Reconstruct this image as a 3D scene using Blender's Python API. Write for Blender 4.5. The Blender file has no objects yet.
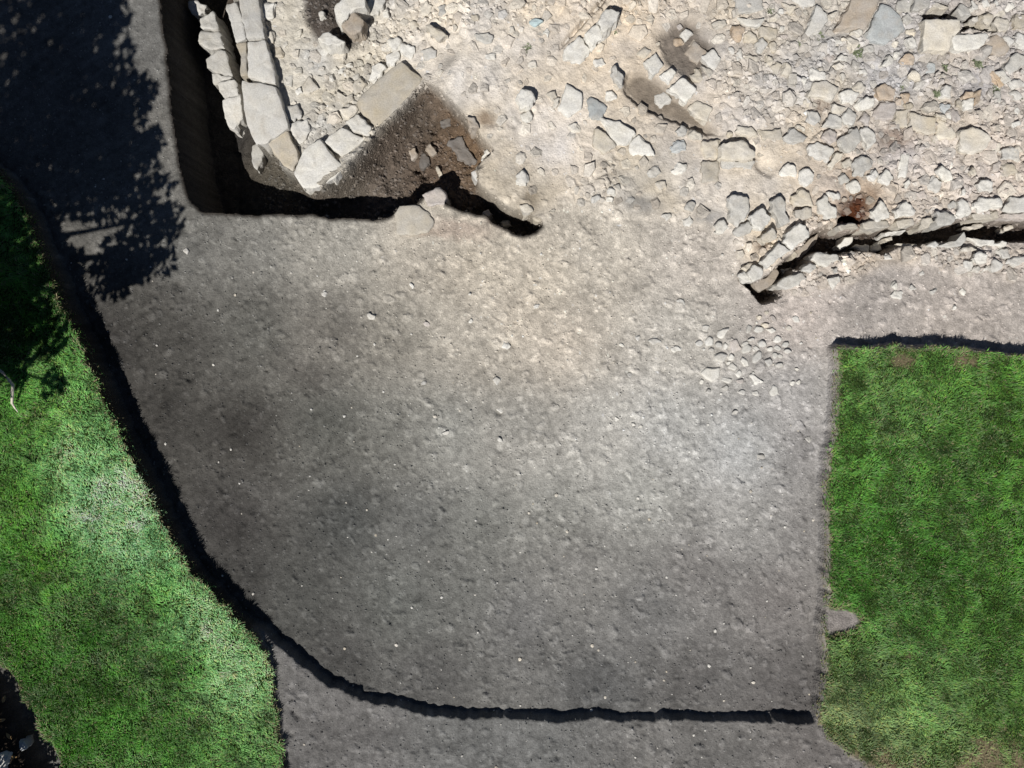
import bpy, bmesh, math, random
import numpy as np
from mathutils import Vector, Matrix, noise

C = bpy.context.scene.collection
SC = bpy.context.scene
random.seed(7)
RNG = np.random.default_rng(11)

# ------------------------------------------------------------------ camera, light, exposure
CAMH = 10.0                     # drone height above the excavation floor
PX = 80.0                       # photograph pixels per metre on the floor (z = 0)
cam_d = bpy.data.cameras.new('drone_camera')
cam = bpy.data.objects.new('drone_camera', cam_d); C.objects.link(cam)
cam.location = (0, 0, CAMH)
cam_d.sensor_width = 36.0
cam_d.lens = 36.0 * CAMH / (1024 / PX)
cam_d.clip_end = 8000
SC.camera = cam

SUN_EL = math.radians(52)
SH = np.array([0.42, 0.9075])   # direction in which shadows run over the ground
w = bpy.data.worlds.new('World'); SC.world = w; w.use_nodes = True
nt = w.node_tree
sky = nt.nodes.new('ShaderNodeTexSky'); sky.sky_type = 'NISHITA'; sky.sun_disc = False
sky.sun_elevation = SUN_EL; sky.sun_rotation = math.atan2(-SH[0], -SH[1])
sky.air_density = 0.45; sky.dust_density = 0.1; sky.ozone_density = 0.4
bg = nt.nodes['Background']; bg.inputs['Strength'].default_value = 0.05
nt.links.new(sky.outputs[0], bg.inputs['Color'])

sd = bpy.data.lights.new('sun', 'SUN'); sd.energy = 5.0; sd.angle = math.radians(0.5); sd.color = (1.0, 0.97, 0.925)
sun = bpy.data.objects.new('sun', sd); C.objects.link(sun); sun.location = (-6, -12, 20)
dvec = Vector((SH[0]*math.cos(SUN_EL), SH[1]*math.cos(SUN_EL), -math.sin(SUN_EL)))
sun.rotation_euler = dvec.to_track_quat('-Z', 'Y').to_euler()
SC.view_settings.view_transform = 'Standard'; SC.view_settings.look = 'None'
SC.view_settings.exposure = 0.0; SC.view_settings.gamma = 1.0; SC.view_settings.use_curve_mapping = False
GAIN = 1.31                     # picture value of a white sunlit floor at this exposure

# ------------------------------------------------------------------ helpers
def s2l(c):
    c = np.asarray(c, float) / 255.0
    return np.where(c <= 0.04045, c/12.92, ((c+0.055)/1.055)**2.4)
def P(u, v, z=0.0):
    """point at height z seen in pixel (u, v) of the vertical photograph"""
    k = (CAMH - z) / CAMH / PX
    return ((u-512)*k, (384-v)*k, z)
def pts(s):
    return [tuple(float(a) for a in p.split(',')) for p in s.split()]
def lip(poly, z):
    """outline seen at height z, moved to plan (floor level) pixels"""
    k = (CAMH - z)/CAMH
    return [(512+(u-512)*k, 384+(v-384)*k) for u, v in poly]
def tag(o, label=None, cat=None, group=None, kind=None):
    if label: o['label'] = label
    if cat: o['category'] = cat
    if group: o['group'] = group
    if kind: o['kind'] = kind
    return o
def mesh_np(name, V, F, mat, col=None, smooth=True, parent=None, link=True):
    """mesh from numpy verts (n,3) and faces (m,k), optional per-vertex colour"""
    me = bpy.data.meshes.new(name)
    V = np.ascontiguousarray(V, np.float32); F = np.ascontiguousarray(F, np.int32)
    n, k = F.shape
    me.vertices.add(len(V)); me.vertices.foreach_set('co', V.ravel())
    me.loops.add(n*k); me.loops.foreach_set('vertex_index', F.ravel())
    me.polygons.add(n); me.polygons.foreach_set('loop_start', np.arange(0, n*k, k, dtype=np.int32))
    me.polygons.foreach_set('loop_total', np.full(n, k, np.int32))
    me.polygons.foreach_set('use_smooth', np.full(n, smooth, bool))
    if col is not None:
        a = me.color_attributes.new('Col', 'FLOAT_COLOR', 'POINT')
        cc = np.ones((len(V), 4), np.float32); cc[:, :3] = col
        a.data.foreach_set('color', cc.ravel())
    me.update(calc_edges=True); me.validate()
    if mat: me.materials.append(mat)
    if not link: return me
    o = bpy.data.objects.new(name, me); C.objects.link(o)
    if parent: o.parent = parent
    return o

# ------------------------------------------------------------------ materials
def N(nt, t, **kw):
    n = nt.nodes.new(t)
    for k, v in kw.items(): setattr(n, k, v)
    return n
def base_mat(name, rough=0.95, spec=0.1):
    m = bpy.data.materials.new(name); m.use_nodes = True
    b = m.node_tree.nodes['Principled BSDF']
    b.inputs['Roughness'].default_value = rough; b.inputs['Specular IOR Level'].default_value = spec
    return m, m.node_tree, b
def soil_mat(name, fine=90.0, speck=0.5, bump=0.6, dist=0.006):
    m, t, b = base_mat(name, 1.0, 0.05)
    at = N(t, 'ShaderNodeAttribute', attribute_name='Col')
    geo = N(t, 'ShaderNodeNewGeometry')
    n1 = N(t, 'ShaderNodeTexNoise'); n1.inputs['Scale'].default_value = fine; n1.inputs['Detail'].default_value = 6; n1.inputs['Roughness'].default_value = 0.7
    n2 = N(t, 'ShaderNodeTexNoise'); n2.inputs['Scale'].default_value = 11; n2.inputs['Detail'].default_value = 5
    vo = N(t, 'ShaderNodeTexVoronoi'); vo.inputs['Scale'].default_value = 38
    for n in (n1, n2, vo): t.links.new(geo.outputs['Position'], n.inputs['Vector'])
    r1 = N(t, 'ShaderNodeMapRange'); r1.inputs['From Min'].default_value = 0.3; r1.inputs['From Max'].default_value = 0.7
    r1.inputs['To Min'].default_value = 1 - speck; r1.inputs['To Max'].default_value = 1 + speck
    r2 = N(t, 'ShaderNodeMapRange'); r2.inputs['From Min'].default_value = 0.3; r2.inputs['From Max'].default_value = 0.7
    r2.inputs['To Min'].default_value = 0.86; r2.inputs['To Max'].default_value = 1.14
    t.links.new(n1.outputs['Fac'], r1.inputs['Value']); t.links.new(n2.outputs['Fac'], r2.inputs['Value'])
    mu = N(t, 'ShaderNodeMath', operation='MULTIPLY'); t.links.new(r1.outputs[0], mu.inputs[0]); t.links.new(r2.outputs[0], mu.inputs[1])
    vm = N(t, 'ShaderNodeVectorMath', operation='SCALE'); t.links.new(at.outputs['Color'], vm.inputs[0]); t.links.new(mu.outputs[0], vm.inputs['Scale'])
    t.links.new(vm.outputs[0], b.inputs['Base Color'])
    bp = N(t, 'ShaderNodeBump'); bp.inputs['Strength'].default_value = bump; bp.inputs['Distance'].default_value = dist
    ad = N(t, 'ShaderNodeMath', operation='ADD'); t.links.new(n1.outputs['Fac'], ad.inputs[0]); t.links.new(vo.outputs['Distance'], ad.inputs[1])
    t.links.new(ad.outputs[0], bp.inputs['Height']); t.links.new(bp.outputs[0], b.inputs['Normal'])
    return m
def stone_mat(name, c, var=0.16, soil=(0.40, 0.37, 0.325), dust=0.55):
    m, t, b = base_mat(name, 0.92, 0.12)
    geo = N(t, 'ShaderNodeNewGeometry'); oi = N(t, 'ShaderNodeObjectInfo')
    n1 = N(t, 'ShaderNodeTexNoise'); n1.inputs['Scale'].default_value = 60; n1.inputs['Detail'].default_value = 6; n1.inputs['Roughness'].default_value = 0.65
    n2 = N(t, 'ShaderNodeTexNoise'); n2.inputs['Scale'].default_value = 9; n2.inputs['Detail'].default_value = 5
    n3 = N(t, 'ShaderNodeTexNoise'); n3.inputs['Scale'].default_value = 5; n3.inputs['Detail'].default_value = 3
    for n in (n1, n2, n3): t.links.new(geo.outputs['Position'], n.inputs['Vector'])
    r1 = N(t, 'ShaderNodeMapRange'); r1.inputs['From Min'].default_value = 0.3; r1.inputs['From Max'].default_value = 0.7; r1.inputs['To Min'].default_value = 0.8; r1.inputs['To Max'].default_value = 1.16
    t.links.new(n1.outputs['Fac'], r1.inputs['Value'])
    r2 = N(t, 'ShaderNodeMapRange'); r2.inputs['To Min'].default_value = 1-var; r2.inputs['To Max'].default_value = 1+var
    t.links.new(oi.outputs['Random'], r2.inputs['Value'])
    mu = N(t, 'ShaderNodeMath', operation='MULTIPLY'); t.links.new(r1.outputs[0], mu.inputs[0]); t.links.new(r2.outputs[0], mu.inputs[1])
    mx = N(t, 'ShaderNodeMix', data_type='RGBA'); mx.inputs['A'].default_value = (*c, 1); mx.inputs['B'].default_value = (*soil, 1)
    r3 = N(t, 'ShaderNodeMapRange'); r3.inputs['From Min'].default_value = 0.48; r3.inputs['From Max'].default_value = 0.72; r3.inputs['To Max'].default_value = dust
    t.links.new(n2.outputs['Fac'], r3.inputs['Value']); t.links.new(r3.outputs[0], mx.inputs['Factor'])
    hs = N(t, 'ShaderNodeHueSaturation')
    r4 = N(t, 'ShaderNodeMapRange'); r4.inputs['From Min'].default_value = 0.3; r4.inputs['From Max'].default_value = 0.7; r4.inputs['To Min'].default_value = 0.75; r4.inputs['To Max'].default_value = 1.3
    t.links.new(n3.outputs['Fac'], r4.inputs['Value']); t.links.new(r4.outputs[0], hs.inputs['Saturation'])
    t.links.new(mx.outputs['Result'], hs.inputs['Color'])
    vm = N(t, 'ShaderNodeVectorMath', operation='SCALE'); t.links.new(hs.outputs[0], vm.inputs[0]); t.links.new(mu.outputs[0], vm.inputs['Scale'])
    t.links.new(vm.outputs[0], b.inputs['Base Color'])
    bp = N(t, 'ShaderNodeBump'); bp.inputs['Strength'].default_value = 0.6; bp.inputs['Distance'].default_value = 0.008
    t.links.new(n1.outputs['Fac'], bp.inputs['Height']); t.links.new(bp.outputs[0], b.inputs['Normal'])
    return m
def attr_mat(name, rough=0.7, spec=0.25, trans=0.0):
    m, t, b = base_mat(name, rough, spec)
    at = N(t, 'ShaderNodeAttribute', attribute_name='Col'); t.links.new(at.outputs['Color'], b.inputs['Base Color'])
    if trans:
        b.inputs['Transmission Weight'].default_value = 0
        tr = N(t, 'ShaderNodeBsdfTranslucent'); t.links.new(at.outputs['Color'], tr.inputs['Color'])
        mx = N(t, 'ShaderNodeMixShader'); mx.inputs[0].default_value = trans
        out = t.nodes['Material Output']
        t.links.new(b.outputs[0], mx.inputs[1]); t.links.new(tr.outputs[0], mx.inputs[2]); t.links.new(mx.outputs[0], out.inputs['Surface'])
    return m
def plain_mat(name, c, scale=30, lo=0.7, hi=1.25, rough=0.9):
    m, t, b = base_mat(name, rough, 0.15)
    geo = N(t, 'ShaderNodeNewGeometry'); n1 = N(t, 'ShaderNodeTexNoise'); n1.inputs['Scale'].default_value = scale; n1.inputs['Detail'].default_value = 5
    t.links.new(geo.outputs['Position'], n1.inputs['Vector'])
    r = N(t, 'ShaderNodeMapRange'); r.inputs['From Min'].default_value = 0.3; r.inputs['From Max'].default_value = 0.7; r.inputs['To Min'].default_value = lo; r.inputs['To Max'].default_value = hi
    t.links.new(n1.outputs['Fac'], r.inputs['Value'])
    vm = N(t, 'ShaderNodeVectorMath', operation='SCALE'); vm.inputs[0].default_value = c; t.links.new(r.outputs[0], vm.inputs['Scale'])
    t.links.new(vm.outputs[0], b.inputs['Base Color'])
    return m
M_SOIL = soil_mat('trodden_soil', 80, 0.42, 0.6, 0.007)
M_DARK = soil_mat('dark_soil', 70, 0.45, 0.9, 0.012)
M_MORT = soil_mat('mortar_rubble', 80, 0.22, 0.7, 0.008)
M_TURF = soil_mat('turf_soil', 60, 0.4, 0.8, 0.01)
M_GRASS = attr_mat('grass_blades', 0.6, 0.3, 0.25)
M_LEAF = attr_mat('leaves', 0.6, 0.3, 0.2)
M_BARK = plain_mat('bark', (0.10, 0.08, 0.06), 20)
M_TWIG = plain_mat('bleached_twig', (0.55, 0.50, 0.42), 50)
ST = {
 'grey': stone_mat('grey_sandstone', (0.49, 0.475, 0.44)),
 'buff': stone_mat('buff_sandstone', (0.47, 0.425, 0.35)),
 'cream': stone_mat('cream_sandstone', (0.54, 0.50, 0.43)),
 'white': stone_mat('whitish_stone', (0.62, 0.60, 0.55), 0.1, dust=0.4),
 'orange': stone_mat('orange_sandstone', (0.46, 0.37, 0.28)),
 'brown': stone_mat('brown_sandstone', (0.37, 0.32, 0.265)),
 'blue': stone_mat('blue_grey_stone', (0.405, 0.42, 0.415)),
 'pink': stone_mat('pinkish_stone', (0.48, 0.435, 0.40)),
 'dark': stone_mat('soil_stained_stone', (0.17, 0.155, 0.14), soil=(0.12, 0.10, 0.085)),
 'sky': stone_mat('pale_blue_stone', (0.40, 0.49, 0.50), 0.05, dust=0.15),
}

# ------------------------------------------------------------------ terrain height field (one grid, split by kind of ground)
U0, U1, V0, V1 = -110, 1134, -90, 858
us = np.arange(U0, U1+1); vs = np.arange(V0, V1+1)
UU, VV = np.meshgrid(us.astype(float), vs.astype(float))
HH, WW = UU.shape
def vnoise(scale, seed):
    r = np.random.default_rng(seed)
    gh, gw = int(HH/scale)+3, int(WW/scale)+3
    g = r.random((gh, gw))
    y = np.arange(HH)/scale; x = np.arange(WW)/scale
    yi = y.astype(int); xi = x.astype(int); fy = y-yi; fx = x-xi
    fy = (fy*fy*(3-2*fy))[:, None]; fx = (fx*fx*(3-2*fx))[None, :]
    a = g[yi][:, xi]; b = g[yi][:, xi+1]; c = g[yi+1][:, xi]; d = g[yi+1][:, xi+1]
    return (a*(1-fx)+b*fx)*(1-fy) + (c*(1-fx)+d*fx)*fy - 0.5
def fbm(scale, seed, octs=4, gain=0.5):
    s = 0; a = 1.0; n = 0
    for i in range(octs):
        if scale < 1.2: break
        s = s + a*vnoise(scale, seed+i*17); n += a; a *= gain; scale /= 2.03
    return s/n*2
def box1(a, k, ax):
    pad = [(0, 0), (0, 0)]; pad[ax] = (k+1, k)
    c = np.cumsum(np.pad(a, pad, mode='edge'), axis=ax)
    n = a.shape[ax]; w_ = 2*k+1
    return (np.take(c, np.arange(w_, n+w_), ax) - np.take(c, np.arange(0, n), ax))/w_
def blur(a, k, it=2):
    a = a.astype(float)
    for _ in range(it): a = box1(box1(a, k, 0), k, 1)
    return a
WX = fbm(26, 101, 4, 0.6)*6; WY = fbm(26, 202, 4, 0.6)*6
WX2 = fbm(9, 301, 3, 0.7)*3.0; WY2 = fbm(9, 402, 3, 0.7)*3.0
def mask(poly, warp=0.6):
    x = UU + (WX*0.5+WX2)*warp; y = VV + (WY*0.5+WY2)*warp
    p = np.array(poly); inside = np.zeros(UU.shape, bool)
    n = len(p)
    for i in range(n):
        x1, y1 = p[i]; x2, y2 = p[(i+1) % n]
        if y1 == y2: continue
        cond = ((y1 > y) != (y2 > y))
        inside ^= cond & (x < (x2-x1)*(y-y1)/(y2-y1)+x1)
    return inside

L_TURF = pts("-300,95 -40,140 0,172 22,205 40,246 60,300 78,340 95,375 108,410 125,450 140,480 157,515 170,545 190,577 205,592 225,613 243,630 254,642 262,660 268,690 275,720 280,768 288,860 292,1100 60,1100 56,860 48,768 35,745 22,718 12,695 0,678 -60,620 -300,560")
R_TURF = pts("838,346 870,347 900,345 940,346 980,348 1010,352 1040,358 1300,400 1300,900 960,820 900,785 868,768 850,755 830,742 821,725 818,712 823,700 825,680 827,660 823,640 825,625 828,604 826,580 828,540 827,500 828,458 833,442 835,410 836,380")
BED = pts("-300,560 -60,620 0,678 12,695 22,718 35,745 48,768 56,860 60,1100 -300,1100")
LEDGE = pts("262,628 275,640 300,662 330,685 360,697 400,707 440,713 480,718 540,719 600,718 660,720 720,719 760,720 800,724 812,721 826,710 1300,690 1300,1100 270,1100 240,660 240,628")
TRENCH = pts("163,-300 165,0 172,60 177,120 184,175 193,200 206,210 245,212 300,213 350,216 388,216 393,208 402,205 412,205 421,195 440,187 446,192 449,203 458,208 475,211 486,213 495,222 508,228 522,232 534,231 541,222 530,215 513,210 497,202 478,184 474,165 492,150 476,132 455,106 425,79 378,128 345,168 322,185 300,187 292,172 278,165 266,143 254,144 244,122 239,95 246,90 244,60 234,40 226,8 224,-300")
PIT_T = pts("296,-20 300,12 309,30 318,36 328,31 348,41 356,34 366,26 352,8 345,0 336,-20")
PIT_S = pts("658,38 676,24 692,19 700,34 714,46 712,58 702,70 692,84 676,72 666,62 662,50")
TROUGH = pts("622,90 628,76 640,72 655,80 672,98 690,106 708,124 720,136 704,134 693,128 680,124 668,122 652,116 636,106")
SHELF = pts("702,136 714,134 722,146 735,138 750,146 758,152 772,166 784,162 770,178 756,170 752,158 722,152")
SLOT = pts("740,276 748,284 757,296 763,302 776,299 781,293 779,285 790,272 801,267 812,257 818,252 830,252 845,250 855,247 870,249 880,253 890,248 905,244 925,246 940,241 960,237 975,238 990,241 1005,241 1030,240 1300,238 1300,222 1030,222 1000,218 985,221 965,219 955,221 940,224 930,226 915,227 900,227 880,228 860,228 850,232 835,229 815,230 807,240 796,251 786,258 773,269 765,278 757,283 748,280")
SLOT2 = pts("836,222 840,216 848,214 857,218 859,223")
GAPR = pts("918,21 924,14 934,11 938,7 950,11 968,20 984,24 996,26 999,31 991,35 977,31 962,31 954,37 962,28 950,20")
CHAN = pts("556,54 575,30 596,8 622,-40 700,-90 660,-90 606,0 590,18 560,50")
RUB = pts("206,-300 206,100 235,180 300,196 380,200 420,190 460,196 500,212 520,222 545,226 560,205 620,203 670,215 720,228 740,262 770,272 815,232 1300,215 1300,-300")
RUB2 = pts("780,290 815,254 870,250 930,248 1300,240 1300,280 1000,275 960,274 925,262 880,262 845,284 800,294")

turf_l = mask(lip(L_TURF, 0.40), 0.9); turf_r = mask(lip(R_TURF, 0.23), 0.7)
bed = mask(BED) & ~turf_l
ledge = mask(lip(LEDGE, 0.14), 1.15) & ~bed
trench = mask(TRENCH, 0.9)
rub = mask(RUB) & ~trench; rub2 = mask(RUB2)
slot = mask(SLOT, 1.1) | mask(SLOT2, 0.3) | mask(GAPR, 0.3)
pit_t = mask(PIT_T, 0.5); pit_s = mask(PIT_S, 1.0); trough = mask(TROUGH, 1.0); shelf = mask(SHELF, 0.5); chan = mask(CHAN, 0.4)

# cells of half-buried rubble
def voronoi(sp, seed):
    r = np.random.default_rng(seed)
    gh, gw = int(HH/sp)+4, int(WW/sp)+4
    jx = r.random((gh, gw)); jy = r.random((gh, gw)); hv = r.random((gh, gw)); tx = r.normal(size=(gh, gw)); ty = r.normal(size=(gh, gw))
    x = (UU-U0+WX*0.5+WX2*0.5)/sp+1; y = (VV-V0+WY*0.5+WY2*0.5)/sp+1
    xi = np.clip(np.floor(x).astype(int), 1, gw-2); yi = np.clip(np.floor(y).astype(int), 1, gh-2)
    f1 = np.full(x.shape, 9.0); f2 = np.full(x.shape, 9.0); h = np.zeros(x.shape); cid = np.zeros(x.shape)
    for dy in (-1, 0, 1):
        for dx in (-1, 0, 1):
            cx, cy = xi+dx, yi+dy
            ox = x-(cx+jx[cy, cx]); oy = y-(cy+jy[cy, cx])
            d = np.hypot(ox, oy)
            hh = hv[cy, cx] + 0.35*(tx[cy, cx]*ox + ty[cy, cx]*oy)
            near = d < f1
            f2 = np.where(near, f1, np.minimum(f2, d)); f1 = np.where(near, d, f1)
            h = np.where(near, hh, h); cid = np.where(near, hv[cy, cx], cid)
    return h, np.clip((f2-f1)*3.2, 0, 1), cid
h1, e1, c1 = voronoi(15, 5); h2, e2, c2 = voronoi(7, 6)

small = fbm(5, 31, 3, 0.8)
H = 0.030*fbm(220, 1, 3) + 0.016*fbm(48, 2, 4) + 0.0085*fbm(13, 3, 4, 0.6) + 0.0042*small
clod = np.clip(fbm(11, 77, 3, 0.6)-0.28, 0, 1); H += clod*0.05
low = mask(pts('180,-300 520,-300 492,-20 455,60 430,95 405,110 300,190 200,190'), 0.5)
LOW = blur(low, 14)*np.clip((470-UU)/90, 0, 1)
R_soft = blur(rub, 7); R2s = blur(rub2, 4)
stony = np.clip(0.14 + 0.9*fbm(90, 9, 3) + 0.62*np.clip((UU-690)/150, 0, 1), 0.05, 0.85)
cells = (h1*0.075*e1 + h2*0.022*e2)*stony
H += R_soft*(0.05 + cells + 0.012*fbm(20, 41, 4)) + R2s*(cells*1.0)
H -= LOW*0.33*R_soft
# path a little higher than the floor towards the upper left
path_m = mask(pts("-300,-300 230,-300 230,205 150,232 100,252 30,262 -300,190"), 0.5) & ~trench & ~turf_l
H += blur(path_m, 5)*0.06
def drop(m, k, depth):
    global H
    b = blur(m, k, 2)
    H = H*(1-b) + b*(depth)
tr_depth = -0.70 + 0.24*np.clip((UU-300)/120, 0, 1) + (0.05 + 0.03*(UU > 340))*fbm(30, 55, 4) + (0.015 + 0.05*(UU > 370))*fbm(9, 56, 3)
tr_depth -= 0.30*np.clip((262-UU)/50, 0, 1) - 0.16*np.clip((UU-205)/20, 0, 1)*np.clip((250-UU)/20, 0, 1)*(VV < 130)
tr_depth -= 0.06*np.clip((UU-300)/80, 0, 1)
tr_depth += 0.22*np.clip((UU-425)/60, 0, 1)*np.clip((200-VV)/40, 0, 1)
near = np.clip(blur(rub, 12)*2.4, 0, 1)*np.clip((UU-275)/30, 0, 1)*np.clip((470-UU)/40, 0, 1)
tr_depth = tr_depth*(1-near) + np.minimum(tr_depth+.45, -0.24+0.05*fbm(14, 59, 3))*near
drop(trench, 1, tr_depth)
drop(slot, 1, -0.30 + 0.06*fbm(12, 57, 3))
drop(pit_t, 2, -0.22 + 0.05*fbm(12, 58, 3))
drop(pit_s, 3, -0.01 + 0.03*fbm(10, 59, 3))
drop(trough, 1, -0.03 + 0.03*fbm(14, 60, 3))
drop(shelf, 2, 0.0 + 0.02*fbm(14, 61, 3))
drop(chan, 1, -0.07 + 0.02*fbm(14, 62, 3))
drop(bed, 3, 0.22 + 0.03*fbm(14, 63, 3))
lb = blur(ledge, 1, 2); H = H*(1-lb) + lb*(0.14 + 0.05*fbm(75, 164, 3) + 0.014*fbm(40, 64, 4) + 0.005*fbm(9, 65, 3) + clod*0.04)
tl = blur(turf_l, 1, 2); H = H*(1-tl) + tl*(0.34 - 0.08*np.clip((VV-500)/80, 0, 1) + 0.05*fbm(90, 166, 3) + 0.03*fbm(60, 66, 4) + 0.02*fbm(14, 67, 3))
rs = 0.215 - 0.075*np.clip((VV-675)/45, 0, 1)
trm = blur(turf_r, 1, 2); H = H*(1-trm) + trm*(rs + 0.025*fbm(60, 68, 4) + 0.018*fbm(14, 69, 3))
# half-buried lumps in the trodden floor
lump = np.zeros(UU.shape)
_r = np.random.default_rng(88)
for _ in range(6500):
    u = _r.uniform(60, 1020); v = _r.uniform(190, 765); r = 1.2+3.6*_r.random()**2.4; q = _r.uniform(.45, 1); an = _r.uniform(0, 3.14)
    if _r.random() > 0.25+0.75*np.clip((u-130)/450, 0, 1): continue
    i0, j0 = int(v-V0), int(u-U0); k = int(r*1.6)+2
    sl = (slice(i0-k, i0+k+1), slice(j0-k, j0+k+1)); x = UU[sl]-u; y = VV[sl]-v
    d = np.hypot(x*math.cos(an)+y*math.sin(an), (-x*math.sin(an)+y*math.cos(an))/q)/r + 0.45*WX2[sl]
    b = np.clip((1.2-d)*2.4, 0, 1)
    lump[sl] = np.maximum(lump[sl], b*_r.uniform(.3, 1)); H[sl] += b*r*_r.uniform(.0010, .0042)*(~turf_l[sl])*(~turf_r[sl])
NOTCH = mask(pts('820,606 846,607 852,616 847,626 820,631'), 0.5)
WORN = turf_r & ((fbm(30, 601, 4, .6) > 0.62-0.45*np.clip((VV-715)/45, 0, 1)) & (VV > 640) | (np.hypot(UU-895, (VV-361)*2) < 13+WX2*2) | (np.hypot(UU-955, (VV-361)*2) < 12+WX2*2))
H -= 0.03*blur(NOTCH, 1)
for _ in range(170):
    u = _r.uniform(110, 860); v = _r.uniform(215, 768); r = 1.0+1.6*_r.random()**2; an = _r.uniform(0, 3.14)
    i0, j0 = int(v-V0), int(u-U0); sl = (slice(i0-7, i0+8), slice(j0-7, j0+8)); x = UU[sl]-u; y = VV[sl]-v
    d2 = (x*math.cos(an)+y*math.sin(an))**2/(r*r)+(-x*math.sin(an)+y*math.cos(an))**2/(r*r*.35)
    H[sl] -= _r.uniform(.008, .032)*np.exp(-d2)*(~turf_l[sl])*(~turf_r[sl])
# hoof-like hollow and other small holes in the floor
for (u, v, r, d) in [(412, 158, 4, .12), (420, 164, 5, .10), (428, 152, 4, .08), (458, 138, 5, .10), (470, 152, 6, .10), (478, 164, 5, .10), (404, 140, 7, .05), (440, 172, 8, .05), (963, 291, 8, .05), (830, 302, 2, .04), (512, 345, 4, .03), (499, 413, 3.5, .04), (500, 449, 4, .03), (663, 371, 3, .03), (630, 373, 3, .03), (735, 411, 4, .03), (762, 455, 4, .04), (185, 228, 6, .04), (178, 285, 5, .04), (296, 707, 3, .05), (300, 712, 3, .04), (294, 730, 3, .04), (608, 661, 4, .03), (557, 752, 3, .04), (645, 763, 3, .04), (832, 630, 5, .05)]:
    H -= d*np.exp(-((UU-u)**2+(VV-v)**2)/(r*r))
def hz(u, v):
    i = min(max(int(round(v-V0)), 0), HH-1); j = min(max(int(round(u-U0)), 0), WW-1)
    return float(H[i, j])

# ---- base colours of the different soils
def idw(ctrl, p=3.0):
    gy = vs[::8]; gx = us[::8]
    X, Y = np.meshgrid(gx.astype(float), gy.astype(float))
    num = np.zeros(X.shape+(3,)); den = np.zeros(X.shape)
    for u, v, c in ctrl:
        wgt = 1/((X-u)**2+(Y-v)**2+300)**(p/2)
        num += wgt[..., None]*(s2l(c)/GAIN); den += wgt
    a = num/den[..., None]
    fy = np.clip((np.arange(HH)/8), 0, len(gy)-1.001); fx = np.clip(np.arange(WW)/8, 0, len(gx)-1.001)
    yi = fy.astype(int); xi = fx.astype(int); ty = (fy-yi)[:, None, None]; tx = (fx-xi)[None, :, None]
    return (a[yi][:, xi]*(1-tx)+a[yi][:, xi+1]*tx)*(1-ty)+(a[yi+1][:, xi]*(1-tx)+a[yi+1][:, xi+1]*tx)*ty
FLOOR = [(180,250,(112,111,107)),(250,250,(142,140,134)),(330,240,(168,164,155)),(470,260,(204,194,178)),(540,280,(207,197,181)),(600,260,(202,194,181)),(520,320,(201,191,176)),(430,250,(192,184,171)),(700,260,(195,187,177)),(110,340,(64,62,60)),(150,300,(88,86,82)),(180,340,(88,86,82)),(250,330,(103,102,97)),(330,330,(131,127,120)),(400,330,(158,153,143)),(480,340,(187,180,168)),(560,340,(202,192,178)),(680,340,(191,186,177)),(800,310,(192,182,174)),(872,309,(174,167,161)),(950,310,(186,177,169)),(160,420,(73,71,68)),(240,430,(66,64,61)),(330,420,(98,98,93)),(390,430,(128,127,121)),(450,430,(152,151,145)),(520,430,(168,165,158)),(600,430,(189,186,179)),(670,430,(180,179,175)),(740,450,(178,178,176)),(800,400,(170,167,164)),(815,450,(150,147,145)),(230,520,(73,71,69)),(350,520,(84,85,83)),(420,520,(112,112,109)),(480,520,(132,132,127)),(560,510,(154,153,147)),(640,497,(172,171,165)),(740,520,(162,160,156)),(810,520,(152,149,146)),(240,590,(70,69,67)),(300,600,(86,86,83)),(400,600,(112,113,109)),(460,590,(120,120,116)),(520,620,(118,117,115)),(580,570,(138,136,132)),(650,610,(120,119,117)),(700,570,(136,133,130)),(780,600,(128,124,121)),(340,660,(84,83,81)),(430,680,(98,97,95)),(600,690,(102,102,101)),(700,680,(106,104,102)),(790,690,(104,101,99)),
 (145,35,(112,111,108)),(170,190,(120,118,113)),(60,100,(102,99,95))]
LEDG = [(320,740,(116,114,112)),(500,745,(118,118,116)),(700,750,(122,120,117)),(830,760,(118,114,111))]
RUBC = [(270,60,(205,201,190)),(312,59,(192,190,184)),(340,95,(194,190,180)),(450,60,(214,207,196)),(560,140,(217,209,198)),(620,40,(212,201,186)),(690,110,(206,197,185)),(740,60,(196,191,184)),(820,50,(180,177,172)),(900,75,(180,177,173)),(950,77,(181,177,174)),(840,200,(196,184,170)),(930,160,(202,195,188)),(1000,190,(200,190,180)),(760,190,(207,199,187)),(950,255,(185,178,170)),(520,190,(188,180,166)),(640,190,(190,184,173))]
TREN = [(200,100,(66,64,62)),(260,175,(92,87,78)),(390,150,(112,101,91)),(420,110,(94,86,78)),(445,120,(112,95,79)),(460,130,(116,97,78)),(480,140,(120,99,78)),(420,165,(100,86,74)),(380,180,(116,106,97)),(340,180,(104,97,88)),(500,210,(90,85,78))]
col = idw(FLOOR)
def put(m, c, k=2):
    global col
    b = blur(m, k)[..., None]; col = col*(1-b)+b*c
cR = idw(RUBC)*np.array([1.15, 1.125, 1.10])
cellshade = 1 + (0.30*(c1-0.5)*stony + 0.16*(c2-0.5)*stony)
warm = np.stack([1+0.05*fbm(35, 71, 3), np.ones_like(UU), 1-0.10*fbm(35, 71, 3)], -1)
put(rub, cR*cellshade[..., None]*warm, 6)
put(rub2, cR*cellshade[..., None]*warm, 6)
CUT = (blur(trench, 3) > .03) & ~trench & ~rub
put(CUT, s2l((58, 54, 50))/GAIN, 1)  # cut walls: dark humic soil colour, also put on to deepen their shade
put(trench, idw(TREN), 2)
put(pit_t, s2l((88, 81, 75))/GAIN, 3); put(pit_s, s2l((128, 119, 110))/GAIN, 4); put(trough, s2l((140, 129, 116))/GAIN, 5)
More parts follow.
